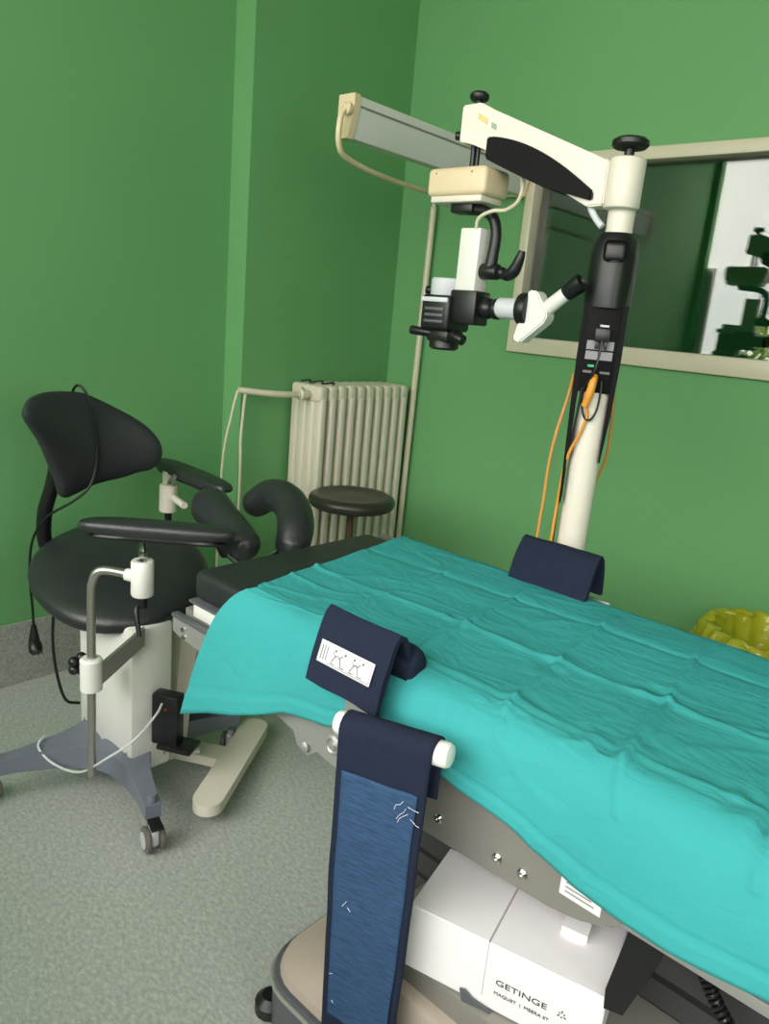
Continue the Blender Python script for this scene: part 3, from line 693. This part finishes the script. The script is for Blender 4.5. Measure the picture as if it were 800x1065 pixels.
# ================================================================== HORSESHOE HEADREST (two curved black pads)
HH = thing('horseshoe_headrest', 'pair of curved black padded rests between chair and table head', 'headrest', (-1.6, 1.35, .70))
def worm(pts, r, name):
    P = [V(p) for p in pts]; e0 = (P[0]-P[1]).normalized(); e1 = (P[-1]-P[-2]).normalized()
    Q = [P[0]+e0*r[0]*.95, P[0]+e0*r[0]*.75, P[0]+e0*r[0]*.4]+P+[P[-1]+e1*r[-1]*.4, P[-1]+e1*r[-1]*.75, P[-1]+e1*r[-1]*.95]
    R_ = [r[0]*.2, r[0]*.66, r[0]*.92]+list(r)+[r[-1]*.92, r[-1]*.66, r[-1]*.2]
    return MB().tube(Q, R_, 20, 5).build(name, BLACKL, HH)
worm([(-1.85, 1.318, .892), (-1.76, 1.290, .885), (-1.66, 1.262, .872), (-1.585, 1.24, .86)], [.062, .054, .048, .046], 'padded_arm')
worm([(-1.895, 1.53, .872), (-1.85, 1.545, .905), (-1.77, 1.535, .915), (-1.68, 1.50, .90), (-1.61, 1.45, .868), (-1.585, 1.42, .83)], [.048, .053, .055, .056, .056, .052], 'padded_arm')
hb = MB(); hb.tube([(-1.49, 1.30, .735), (-1.56, 1.31, .735), (-1.70, 1.33, .745), (-1.84, 1.35, .76)], .011, 10, 4)
hb.build('support_bar', CHROME, HH)
MB().tube([(-1.80, 1.345, .755), (-1.80, 1.32, .80), (-1.80, 1.305, .86)], .022, 12, 4).build('support_post', BLACKP, HH)
MB().tube([(-1.66, 1.325, .742), (-1.66, 1.44, .79), (-1.66, 1.48, .86)], .014, 12, 4).build('support_post', CHROME, HH)
MB().bb(-1.53, -1.47, 1.26, 1.36, .715, .755, .004).build('table_clamp', STEEL, HH)

# ================================================================== STOOL
SC = V((-2.12, 2.215, 0))
SL = thing('stool', 'round dark vinyl stool in front of the radiator', 'stool', tuple(SC))
MB().lathe(SC, [(.02, .715), (.15, .716), (.172, .722), (.182, .735), (.183, .75), (.176, .764), (.16, .772), (.14, .770), (.12, .764), (.06, .764), (.01, .765)], seg=40).build('seat', STOOLM, SL)
MB().cyl(SC+V((0, 0, .40)), SC+V((0, 0, .72)), .016, None, 16).build('post', mat('rusty_steel', rgb(96, 70, 60), .5, .3), SL)
MB().cyl(SC+V((0, 0, .10)), SC+V((0, 0, .42)), .026, None, 16).build('gas_lift', BLACKP, SL)
for k in range(5):
    a = 2*PI*k/5+.3; d = V((math.cos(a), math.sin(a), 0))
    lg_ = MB().tube([SC+V((0, 0, .12)), SC+d*.12+V((0, 0, .10)), SC+d*.22+V((0, 0, .075))], [.022, .018, .013], 10, 4).build('leg', BLACKP, SL)
    MB().lathe(SC+d*.22-V((-d.y, d.x, 0))*.015+V((0, 0, .028)), [(.02, 0), (.028, .006), (.028, .024), (.02, .03)], (-d.y, d.x, 0), 16).cyl(SC+d*.22+V((0, 0, .05)), SC+d*.22+V((0, 0, .08)), .006, None, 8).build('caster', RUBBER, lg_)

# ================================================================== RADIATOR
RT, RZ = 1.185, .20
RD_ = thing('radiator', 'tall cream cast column radiator standing in the green corner', 'radiator', (-2.51, 2.57, RZ))
NSEC = 10; Y0, PT = 2.262, .0605
for i in range(NSEC):
    yc = Y0+PT*(i+.5); s = MB()
    if i == 0: s.bb(-2.604, -2.409, yc-.016, yc+.0195, RZ+.05, RT-.05, .008, 3)
    for k in range(4):
        xc = -2.586+.0525*k+.0; s.bb(xc-.0235, xc+.0235, yc-.0195, yc+.0195, RZ+.05, RT-.05, .012, 3)
    s.bb(-2.605, -2.408, yc-.027, yc+.027, RT-.075, RT, .016, 3); s.bb(-2.605, -2.408, yc-.027, yc+.027, RZ, RZ+.08, .016, 3)
    s.bb(-2.60, -2.415, yc-.0085, yc+.0085, RZ+.05, RT-.05)
    s.cyl((-2.51, yc-.032, RT-.045), (-2.51, yc+.032, RT-.045), .02, None, 12); s.cyl((-2.51, yc-.032, RZ+.045), (-2.51, yc+.032, RZ+.045), .02, None, 12)
    s.build('radiator_section', RADW, RD_)
for x in (-2.565, -2.45):
    MB().bb(x-.012, x+.012, 2.33, 2.355, 0, RZ+.02, .003).bb(x-.012, x+.012, 2.77, 2.795, 0, RZ+.02, .003).build('foot', RADW, RD_)
bt = MB().bb(-2.60, -2.44, 2.24, 2.262, RT-.30, RT-.02, .006)
vl = MB().cyl((-2.48, 2.275, 1.142), (-2.48, 2.195, 1.142), .017, .017, 16, .003).lathe((-2.48, 2.225, 1.142), [(.016, -.02), (.024, -.014), (.024, .014), (.016, .02)], (0, 1, 0), 12).cyl((-2.48, 2.215, 1.14), (-2.48, 2.215, 1.175), .010, None, 12).build('inlet_valve', CREAM, RD_)
hp_ = thing('heating_pipe', 'cream heating pipe with two thin risers entering the radiator end', 'pipe', (-2.5, 1.95, 0))
MB().tube([(-2.48, 2.20, 1.142), (-2.48, 2.13, 1.142), (-2.50, 2.05, 1.145), (-2.53, 1.97, 1.152), (-2.55, 1.93, 1.155)], [.0135, .0145, .0145, .014, .013], 12, 5).build('pipe', CREAM, hp_)
MB().tube([(-2.535, 1.960, 1.15), (-2.54, 1.957, 1.10), (-2.545, 1.950, .95), (-2.535, 1.945, .86), (-2.54, 1.95, .70), (-2.54, 1.95, 0)], .0062, 8, 5).build('riser', CREAM, hp_)
MB().tube([(-2.552, 1.93, 1.152), (-2.56, 1.91, 1.05), (-2.575, 1.88, .80), (-2.58, 1.87, 0)], .0055, 8, 5).build('riser', CREAM, hp_)
tag(MB().tube([(-2.58, 2.30, RT+.004), (-2.55, 2.33, RT+.012), (-2.53, 2.31, RT+.004), (-2.50, 2.36, RT+.012), (-2.47, 2.33, RT+.005), (-2.45, 2.38, RT+.01), (-2.43, 2.36, RT+.004)], .004, 7, 5).build('wire_scrap', RUBBER, None, (-2.5, 2.33, RT)), 'short dark twisted wire lying on top of the radiator', 'wire')
# vertical pipe in the corner with its conduit up to the lamp
vp = thing('wall_pipe', 'vertical cream pipe in front of the back wall beside the radiator', 'pipe', (-2.43, 2.915, 0))
MB().cyl((-2.435, 2.912, 0), (-2.408, 2.912, 2.02), .0155, None, 16).build('pipe', CREAM, vp)
MB().tube([(-2.408, 2.912, 2.0), (-2.404, 2.912, 2.045), (-2.37, 2.912, 2.062), (-2.15, 2.925, 2.06), (-1.90, 2.925, 2.06)], .009, 10, 6).build('branch_pipe', CREAM, vp)
# fluorescent lamp
LX, LY0, LY1 = -1.92, 1.855, 2.90
LP = thing('fluorescent_lamp', 'long grey fluorescent batten with cream end cap jutting from the back wall', 'lamp', (LX, 2.9, 2.1))
def lsec(y, g=0.0): return [V((LX-.030-g, y, 2.172+g)), V((LX+.034+g, y, 2.172+g)), V((LX+.036+g, y, 2.140)), V((LX+.012+g, y, 2.050-g)), V((LX-.030-g, y, 2.050-g))]
MB().rings([lsec(LY0), lsec(LY1)]).build('housing', REFLECTOR, LP)
MB().bb(LX+.0355, LX+.0385, LY0+.01, LY1, 2.139, 2.145).build('housing_rib', LAMPDK, LP)
MB().rings([lsec(LY0-.022, .004), lsec(LY0+.004, .004)]).build('end_cap', BEIGE, LP)
MB().rings([lsec(LY1-.012, .004), lsec(LY1+.035, .004)]).build('end_cap', BEIGE, LP)
MB().lathe((LX+.022, LY0-.03, 2.128), [(.02, 0), (.02, .012), (.012, .02)], (0, -1, 0), 16).build('cable_gland', BEIGE, LP)
MB().tube([(LX+.022, LY0-.045, 2.128), (LX+.02, LY0-.062, 2.09), (LX+.01, LY0-.05, 2.02), (LX-.01, LY0+.02, 1.99), (LX-.04, 2.10, 1.975), (LX-.10, 2.45, 1.985), (-2.2, 2.80, 2.04), (-2.30, 2.915, 2.06)], .0095, 10, 8).build('supply_cable', BEIGE, LP)

# ================================================================== MICROSCOPE
PX, PY = -.925, 1.85
MS = thing('operating_microscope', 'white operating microscope on a floor pole behind the table', 'microscope', (PX, PY, 0))
MB().lathe((PX, PY, 0), [(.10, .05), (.11, .06), (.11, .11), (.07, .14), (.045, .16)], seg=28).build('base_hub', OFFW, MS)
for a in (.25, 1.6, 2.9, 4.4):
    d = V((math.cos(a), math.sin(a), 0)); L_ = .10 if a > 4 else .36
    e = MB().tube([V((PX, PY, .085))+d*.05, V((PX, PY, .08))+d*L_*.6, V((PX, PY, .07))+d*L_], [.04, .035, .028], 12, 4).build('base_leg', OFFW, MS)
    MB().lathe(V((PX, PY, .03))+d*L_-V((-d.y, d.x, 0))*.012, [(.02, 0), (.03, .005), (.03, .02), (.02, .025)], (-d.y, d.x, 0), 18).cyl(V((PX, PY, .04))+d*L_, V((PX, PY, .075))+d*L_, .008, None, 8).build('caster', RUBBER, e)
MB().cyl((PX+.000, PY, .14), (PX+.006, PY, 1.45), .0395, None, 32).build('pole', OFFW, MS)
# black sleeve: rounded upper part, recessed connector panel below
SX = PX-.001
def dsec(z, wx, wy, r): return rrect(SX-wx, SX+wx, PY-wy, PY+wy, r, z, 5)
sl = MB().rings([dsec(1.572, .054, .056, .045), dsec(1.60, .056, .058, .05), dsec(1.70, .056, .058, .05), dsec(1.735, .050, .052, .045), dsec(1.752, .040, .042, .038)]).build('upper_sleeve', BLACKP, MS)
# camera-facing direction of the panel
pf = V((.447, -.894, 0)).normalized(); pr_ = V((-pf.y, pf.x, 0))
def pl_(a, b, z): return V((SX, PY, z))+pr_*a+pf*b
def slab(a0, a1, b0, b1, z0, z1, name, material, parent, bev=.0):
    s_ = MB().box(pl_((a0+a1)/2, (b0+b1)/2, (z0+z1)/2), (a1-a0, b1-b0, z1-z0), Matrix((pr_, -pf, V((0, 0, 1)))).transposed(), bev)
    return s_.build(name, material, parent)
ls = MB().prism([pl_(a, -.06, z) for a, z in ((-.054, 1.58), (.054, 1.58), (.056, 1.45), (.052, 1.30), (.044, 1.18), (.040, 1.18), (.0405, 1.36), (-.0405, 1.36), (-.040, 1.06), (-.044, 1.06), (-.052, 1.30), (-.055, 1.45))], tuple(pf*.10)).build('lower_sleeve', SLEEVE, MS)
MB().box(pl_(0, .058, 1.705), (.055, .012, .05), Matrix((pr_, -pf, V((0, 0, 1)))).transposed(), .012, 3).build('front_boss', BLACKP, sl)
slab(-.040, .040, .0405, .043, 1.36, 1.575, 'connector_panel', SLEEVE, ls, .001)
for nm, a0, a1, z0, z1, mt_ in (('rating_plate', -.034, -.003, 1.468, 1.49, GREYPRINT), ('rating_plate', .002, .033, 1.468, 1.49, GREYPRINT), ('rating_plate', -.034, -.003, 1.443, 1.464, GREYPRINT), ('rating_plate', .002, .033, 1.443, 1.464, GREYPRINT), ('green_switch', -.024, -.008, 1.424, 1.430, GREENLED), ('port_row', -.034, -.012, 1.409, 1.415, CASTG), ('port_row', .008, .033, 1.409, 1.415, CASTG), ('socket_edge', -.008, .014, 1.525, 1.530, LIGHTG)):
    slab(a0, a1, .043, .0445, z0, z1, nm, mt_, ls)
slab(-.018, .020, .0435, .066, 1.488, 1.522, 'plug_block', BLACKP, ls, .004)
slab(-.014, -.006, .045, .062, 1.470, 1.49, 'plug_leg', BLACKP, ls, .002); slab(.008, .016, .045, .062, 1.470, 1.49, 'plug_leg', BLACKP, ls, .002)
# collar, hinge block, arm
MB().cyl((PX+.0, PY, 1.745), (PX+.0, PY, 1.83), .033, None, 28).build('collar', OFFW, MS)
hbk = MB().cyl((PX+.005, PY-.02, 1.806), (PX+.005, PY-.02, 1.922), .044, None, 32, .006).build('hinge_block', OFFW, MS)
MB().lathe((PX+.005, PY-.02, 1.915), [(.012, 0), (.012, .028), (.038, .030), (.044, .036), (.044, .046), (.036, .052), (.01, .053)], seg=28).build('top_knob', BLACKP, hbk)
AE = V((-1.343, 1.77, 0))                                  # arm end
ad = V((PX+.005-AE.x, PY-.02-AE.y, 0)); AL = ad.length; ad.normalize(); an = V((-ad.y, ad.x, 0))
def ar(s, z, o=0.0): return AE+ad*s+an*o+V((0, 0, z))
arm_pts = [(-.03, 2.062), (.025, 2.066), (.07, 2.044), (AL-.06, 1.918), (AL-.035, 1.916), (AL-.035, 1.812), (AL-.075, 1.808), (AL-.16, 1.852), (.05, 1.950), (.02, 1.966), (-.03, 1.972)]
armb = MB().prism([ar(s, z, -.033) for s, z in arm_pts], tuple(an*.066))
bmesh.ops.bevel(armb.bm, geom=[e for e in armb.bm.edges], offset=.004, segments=2, affect='EDGES')
armo = armb.build('arm', OFFW, MS)
MB().prism([ar(s, z-.018, -.0345) for s, z in ((.022, 2.058), (.050, 2.043), (.050, 2.028), (.022, 2.043))], tuple(an*.001)).build('sticker', mat('yellow_sticker', rgb(214, 200, 130), .5), armo, label='small yellow sticker')
MB().prism([ar(s, z-.018, -.0345) for s, z in ((.063, 2.034), (.078, 2.027), (.078, 2.013), (.063, 2.02))], tuple(an*.001)).build('sticker', mat('grey_green_sticker', rgb(150, 170, 150), .5), armo, label='small grey green sticker')
MB().prism([ar(s, z-.016, -.0342) for s, z in ((.21, 1.925), (.30, 1.885), (.30, 1.883), (.21, 1.923))], tuple(an*.001)).build('panel_line', GREYPRINT, armo)
MB().cyl(ar(-.032, 1.992, -.01), ar(-.052, 1.992, -.016), .012, .011, 16, .003).build('side_knob', BLACKP, armo)
MB().lathe(ar(.0, 2.055), [(.01, 0), (.01, .022), (.022, .024), (.026, .03), (.026, .038), (.02, .044), (.005, .045)], seg=24).build('end_knob', BLACKP, armo)
up_, lo_ = [], []
for k in range(17):
    t = k/16; s = .060+.305*t
    c_z = 1.978-.135*t**1.25 + .018*math.sin(PI*t)
    lo_z = 1.926-.105*t - .0*t
    up_.append((s, c_z-0.0)); lo_.append((s, lo_z-.010*math.sin(PI*t)))
cov = MB().prism([ar(s, z, -.048) for s, z in up_+list(reversed(lo_))], tuple(an*.096))
bmesh.ops.bevel(cov.bm, geom=list(cov.bm.edges), offset=.004, segments=2, affect='EDGES')
cov.build('arm_cover', SLEEVE, MS)
# shaft, lamp box
MB().cyl(ar(.0, 1.90), ar(0, 1.995), .008, None, 12).cyl(ar(.018, 1.90, -.008), ar(.018, 1.995, -.008), .006, None, 10).build('shaft', BLACKP, MS)
bxo = MB().bb(-1.452, -1.255, 1.715, 1.835, 1.835, 1.908, .014, 3).build('light_box', BEIGE, MS)
MB().bb(-1.442, -1.268, 1.725, 1.825, 1.819, 1.838, .006).build('box_tray', OFFW, bxo)
for x in (-1.42, -1.30): MB().lathe((x, 1.715, 1.892), [(.003, 0), (.002, .002)], (0, -1, 0), 8).build('screw', GREYPRINT, bxo)
# yoke
yk = MB().bb(-1.385, -1.31, 1.745, 1.795, 1.795, 1.825, .006).tube([(-1.34, 1.77, 1.806), (-1.29, 1.77, 1.802), (-1.255, 1.77, 1.785), (-1.238, 1.77, 1.745), (-1.240, 1.77, 1.69), (-1.245, 1.77, 1.645)], [.014, .015, .015, .015, .016, .018], 12, 6)
yk.cyl((-1.272, 1.77, 1.645), (-1.215, 1.77, 1.645), .021, None, 18, .004).build('yoke', BLACKP, MS)
MB().ball((-1.205, 1.77, 1.643), .016).tube([(-1.20, 1.77, 1.642), (-1.185, 1.77, 1.638), (-1.165, 1.768, 1.65), (-1.150, 1.765, 1.68), (-1.145, 1.765, 1.70)], [.013, .016, .017, .013, .009], 12, 5).build('clamp_lever', BLACKP, MS)
MB().bb(-1.335, -1.268, 1.74, 1.80, 1.590, 1.755, .004).build('vertical_bar', WHITE, MS)
# optic head
hd_ = MB().bb(-1.43, -1.33, 1.715, 1.825, 1.478, 1.575, .01, 3)
hd_.bb(-1.345, -1.255, 1.735, 1.805, 1.50, 1.592, .006).bb(-1.415, -1.335, 1.73, 1.81, 1.445, 1.482, .01)
hdo = hd_.build('optic_head', BLACKP, MS)
MB().bb(-1.430, -1.335, 1.712, 1.722, 1.555, 1.568, .002).build('white_stripe', LIGHTG, hdo)
MB().bb(-1.412, -1.345, 1.711, 1.717, 1.532, 1.540, .001).bb(-1.412, -1.345, 1.711, 1.717, 1.515, 1.523, .001).bb(-1.412, -1.345, 1.711, 1.717, 1.498, 1.506, .001).build('cooling_slots', TRIM, hdo)
MB().lathe((-1.382, 1.77, 1.572), [(.045, 0), (.048, .004), (.048, .046), (.044, .050), (.01, .050)], seg=28).build('beam_cap', LIGHTG, hdo)
MB().lathe((-1.375, 1.77, 1.452), [(.04, 0), (.043, .004), (.043, .022), (.034, .028), (.03, .02)], (0, 0, -1), 28).build('objective_lens', BLACKP, hdo)
for p_, q_, r_ in (((-1.43, 1.77, 1.588), (-1.455, 1.765, 1.588), .011), ((-1.40, 1.74, 1.468), (-1.47, 1.73, 1.472), .012), ((-1.33, 1.74, 1.47), (-1.285, 1.74, 1.456), .014)):
    MB().cyl(p_, q_, r_, r_*1.1, 14, .002).build('control_knob', BLACKP, hdo)
jt = MB().cyl((-1.258, 1.77, 1.548), (-1.195, 1.77, 1.548), .022, None, 20, .004).ball((-1.238, 1.77, 1.548), .029).ball((-1.205, 1.77, 1.548), .028).build('ball_joint', BLACKP, MS)
MB().cyl((-1.198, 1.77, 1.552), (-1.122, 1.77, 1.552), .028, None, 24, .003).build('tube_adapter', LIGHTG, MS)
MB().cyl((-1.128, 1.77, 1.553), (-1.098, 1.77, 1.553), .043, None, 28, .004).build('coupling_ring', BLACKP, MS)
bp_ = MB().prism([(x, 1.748, z) for x, z in ((-1.100, 1.602), (-1.074, 1.600), (-1.036, 1.545), (-1.040, 1.525), (-1.108, 1.466), (-1.132, 1.474))], (0, .044, 0))
bmesh.ops.bevel(bp_.bm, geom=list(bp_.bm.edges), offset=.004, segments=2, affect='EDGES')
bpo = bp_.build('prism_housing', WHITE, MS)
MB().cyl((-1.062, 1.77, 1.550), (-.998, 1.77, 1.602), .020, .018, 22).build('eyepiece_tube', WHITE, bpo)
MB().lathe((-1.002, 1.77, 1.598), [(.019, 0), (.022, .004), (.022, .024), (.0235, .028), (.0235, .050), (.018, .052), (.014, .046)], (.78, 0, .626), 24).build('eyecup', BLACKP, bpo)
# leads
tag(MB().tube([(-1.285, 1.742, 1.752), (-1.275, 1.735, 1.778), (-1.235, 1.735, 1.795), (-1.20, 1.75, 1.80), (-1.185, 1.78, 1.83), (-1.19, 1.79, 1.88), (-1.235, 1.80, 1.94), (-1.27, 1.81, 1.955)], .005, 8, 6).build('signal_cable', CREAM, None, (-1.25, 1.75, 1.78)), 'thin cream lead looping from the beige light box to the white bar', 'cable')
tag(MB().tube([ar(.345, 1.86, -.01), (-.995, 1.815, 1.815), (-.975, 1.815, 1.785), (-.955, 1.815, 1.765)], .0085, 10, 6).build('arm_cable', LIGHTG, None, (-1.0, 1.82, 1.8)), 'white cable curving from the black arm cover to the pole top', 'cable')
def pp_(a, b, z): return pl_(a, b, z)
oc = thing('network_cable', 'orange network cable plugged into the black pole sleeve and hanging down', 'cable', (PX, PY-.05, 1.38))
MB().tube([pp_(-.002, .05, 1.402), pp_(-.004, .062, 1.39), pp_(-.008, .064, 1.36), pp_(-.016, .058, 1.325)], [.0085, .010, .011, .009], 12, 5).build('connector_boot', ORANGE, oc)
MB().tube([pp_(-.014, .058, 1.33), pp_(-.006, .052, 1.30), pp_(-.018, .046, 1.25), pp_(-.036, .040, 1.20), pp_(-.045, .03, 1.14), pp_(-.048, .025, 1.05), pp_(-.05, .03, .9), pp_(-.05, .03, .3)], .0042, 8, 6).build('cable', ORANGE, oc)
tag(MB().tube([pp_(-.056, -.02, 1.40), pp_(-.062, .01, 1.34), pp_(-.077, .03, 1.25), pp_(-.085, .03, 1.16), pp_(-.0855, .03, 1.05), pp_(-.088, .03, .9), pp_(-.088, .03, .02)], .0044, 8, 6).build('network_cable', mat('dull_orange_sheath', rgb(206, 146, 76), .5), None, (PX, PY, 1.2)), 'dull orange cable hanging free at left of the white pole', 'cable')
tag(MB().tube([pp_(.054, -.03, 1.36), pp_(.058, -.02, 1.30), pp_(.062, -.02, 1.22), pp_(.056, -.03, 1.16), pp_(.042, -.035, 1.10), pp_(.038, -.04, .9), pp_(.038, -.045, .2)], .0042, 8, 6).build('network_cable', mat('ochre_sheath', rgb(190, 140, 62), .5), None, (PX, PY, 1.25)), 'ochre cable hugging the right side of the white pole', 'cable')
tag(MB().tube([pp_(.002, .066, 1.49), pp_(.0, .070, 1.45), pp_(-.006, .07, 1.41), pp_(-.024, .056, 1.37), pp_(-.024, .050, 1.33), pp_(-.012, .052, 1.295), pp_(.004, .054, 1.292), pp_(.016, .052, 1.32), pp_(.018, .050, 1.37), pp_(.016, .046, 1.39)], .0030, 8, 6).build('jumper_lead', BLACKP, None, (PX, PY-.05, 1.35)), 'thin black lead looping in front of the white pole top', 'cable')
tag(MB().tube([pp_(-.030, .044, 1.37), pp_(-.031, .042, 1.32), pp_(-.036, .038, 1.24), pp_(-.0425, .03, 1.16), pp_(-.046, .02, 1.05), pp_(-.046, .01, .8), pp_(-.046, .01, .16)], .0034, 8, 6).build('pole_lead', BLACKP, None, (PX, PY-.05, 1.3)), 'black lead running down the left side of the white pole', 'cable')
for k in range(6):
    pass
wt = MB()
for k in range(6): wt.box(pl_(.004, .0395, 1.205-k*.008), (.022-.004*(k % 2), .0012, .003), Matrix((pr_, -pf, V((0, 0, 1)))).transposed())
wt.build('warning_print', GREYPRINT, MS)

# ================================================================== YELLOW BAG
BG = V((-.545, 2.66, 0))
YB_ = thing('waste_bin', 'waste bin lined with a crumpled yellow bag by the back wall', 'bin', tuple(BG))
MB().lathe(BG, [(.17, .0), (.175, .01), (.205, .50), (.205, .52), (.195, .52), (.165, .03)], seg=32).build('bin', mat('grey_bin_plastic', rgb(120, 122, 120), .5), YB_)
def bag(u, v):
    a = 2*PI*u
    prof = [(.215, .17), (.225, .28), (.235, .40), (.245, .50), (.240, .565), (.222, .60), (.200, .595), (.185, .55), (.175, .47), (.165, .40)]
    k = v*(len(prof)-1); i = min(int(k), len(prof)-2); t = k-i
    r = prof[i][0]*(1-t)+prof[i+1][0]*t; z = prof[i][1]*(1-t)+prof[i+1][1]*t
    d = V((math.cos(a), math.sin(a), 0))
    nn = noise.noise(V((d.x*3.2, d.y*3.2, z*6)))+.6*noise.noise(V((d.x*8, d.y*8, z*9)))
    nf = abs(noise.noise(V((d.x*7+3, d.y*7, z*3))))
    amp = 1.0 if v < .7 else .4
    r += .036*nn*amp - .045*nf*amp
    z += .030*noise.noise(V((d.x*2.5, d.y*2.5, 8.1)))*(1 if .3 < v < .75 else .3)
    return BG+d*r+V((0, 0, z))
bgo = MB().grid(96, 44, bag)
bmesh.ops.remove_doubles(bgo.bm, verts=bgo.bm.verts, dist=.0005)
bgo.build('bin_bag', BAG, YB_, angle=60)
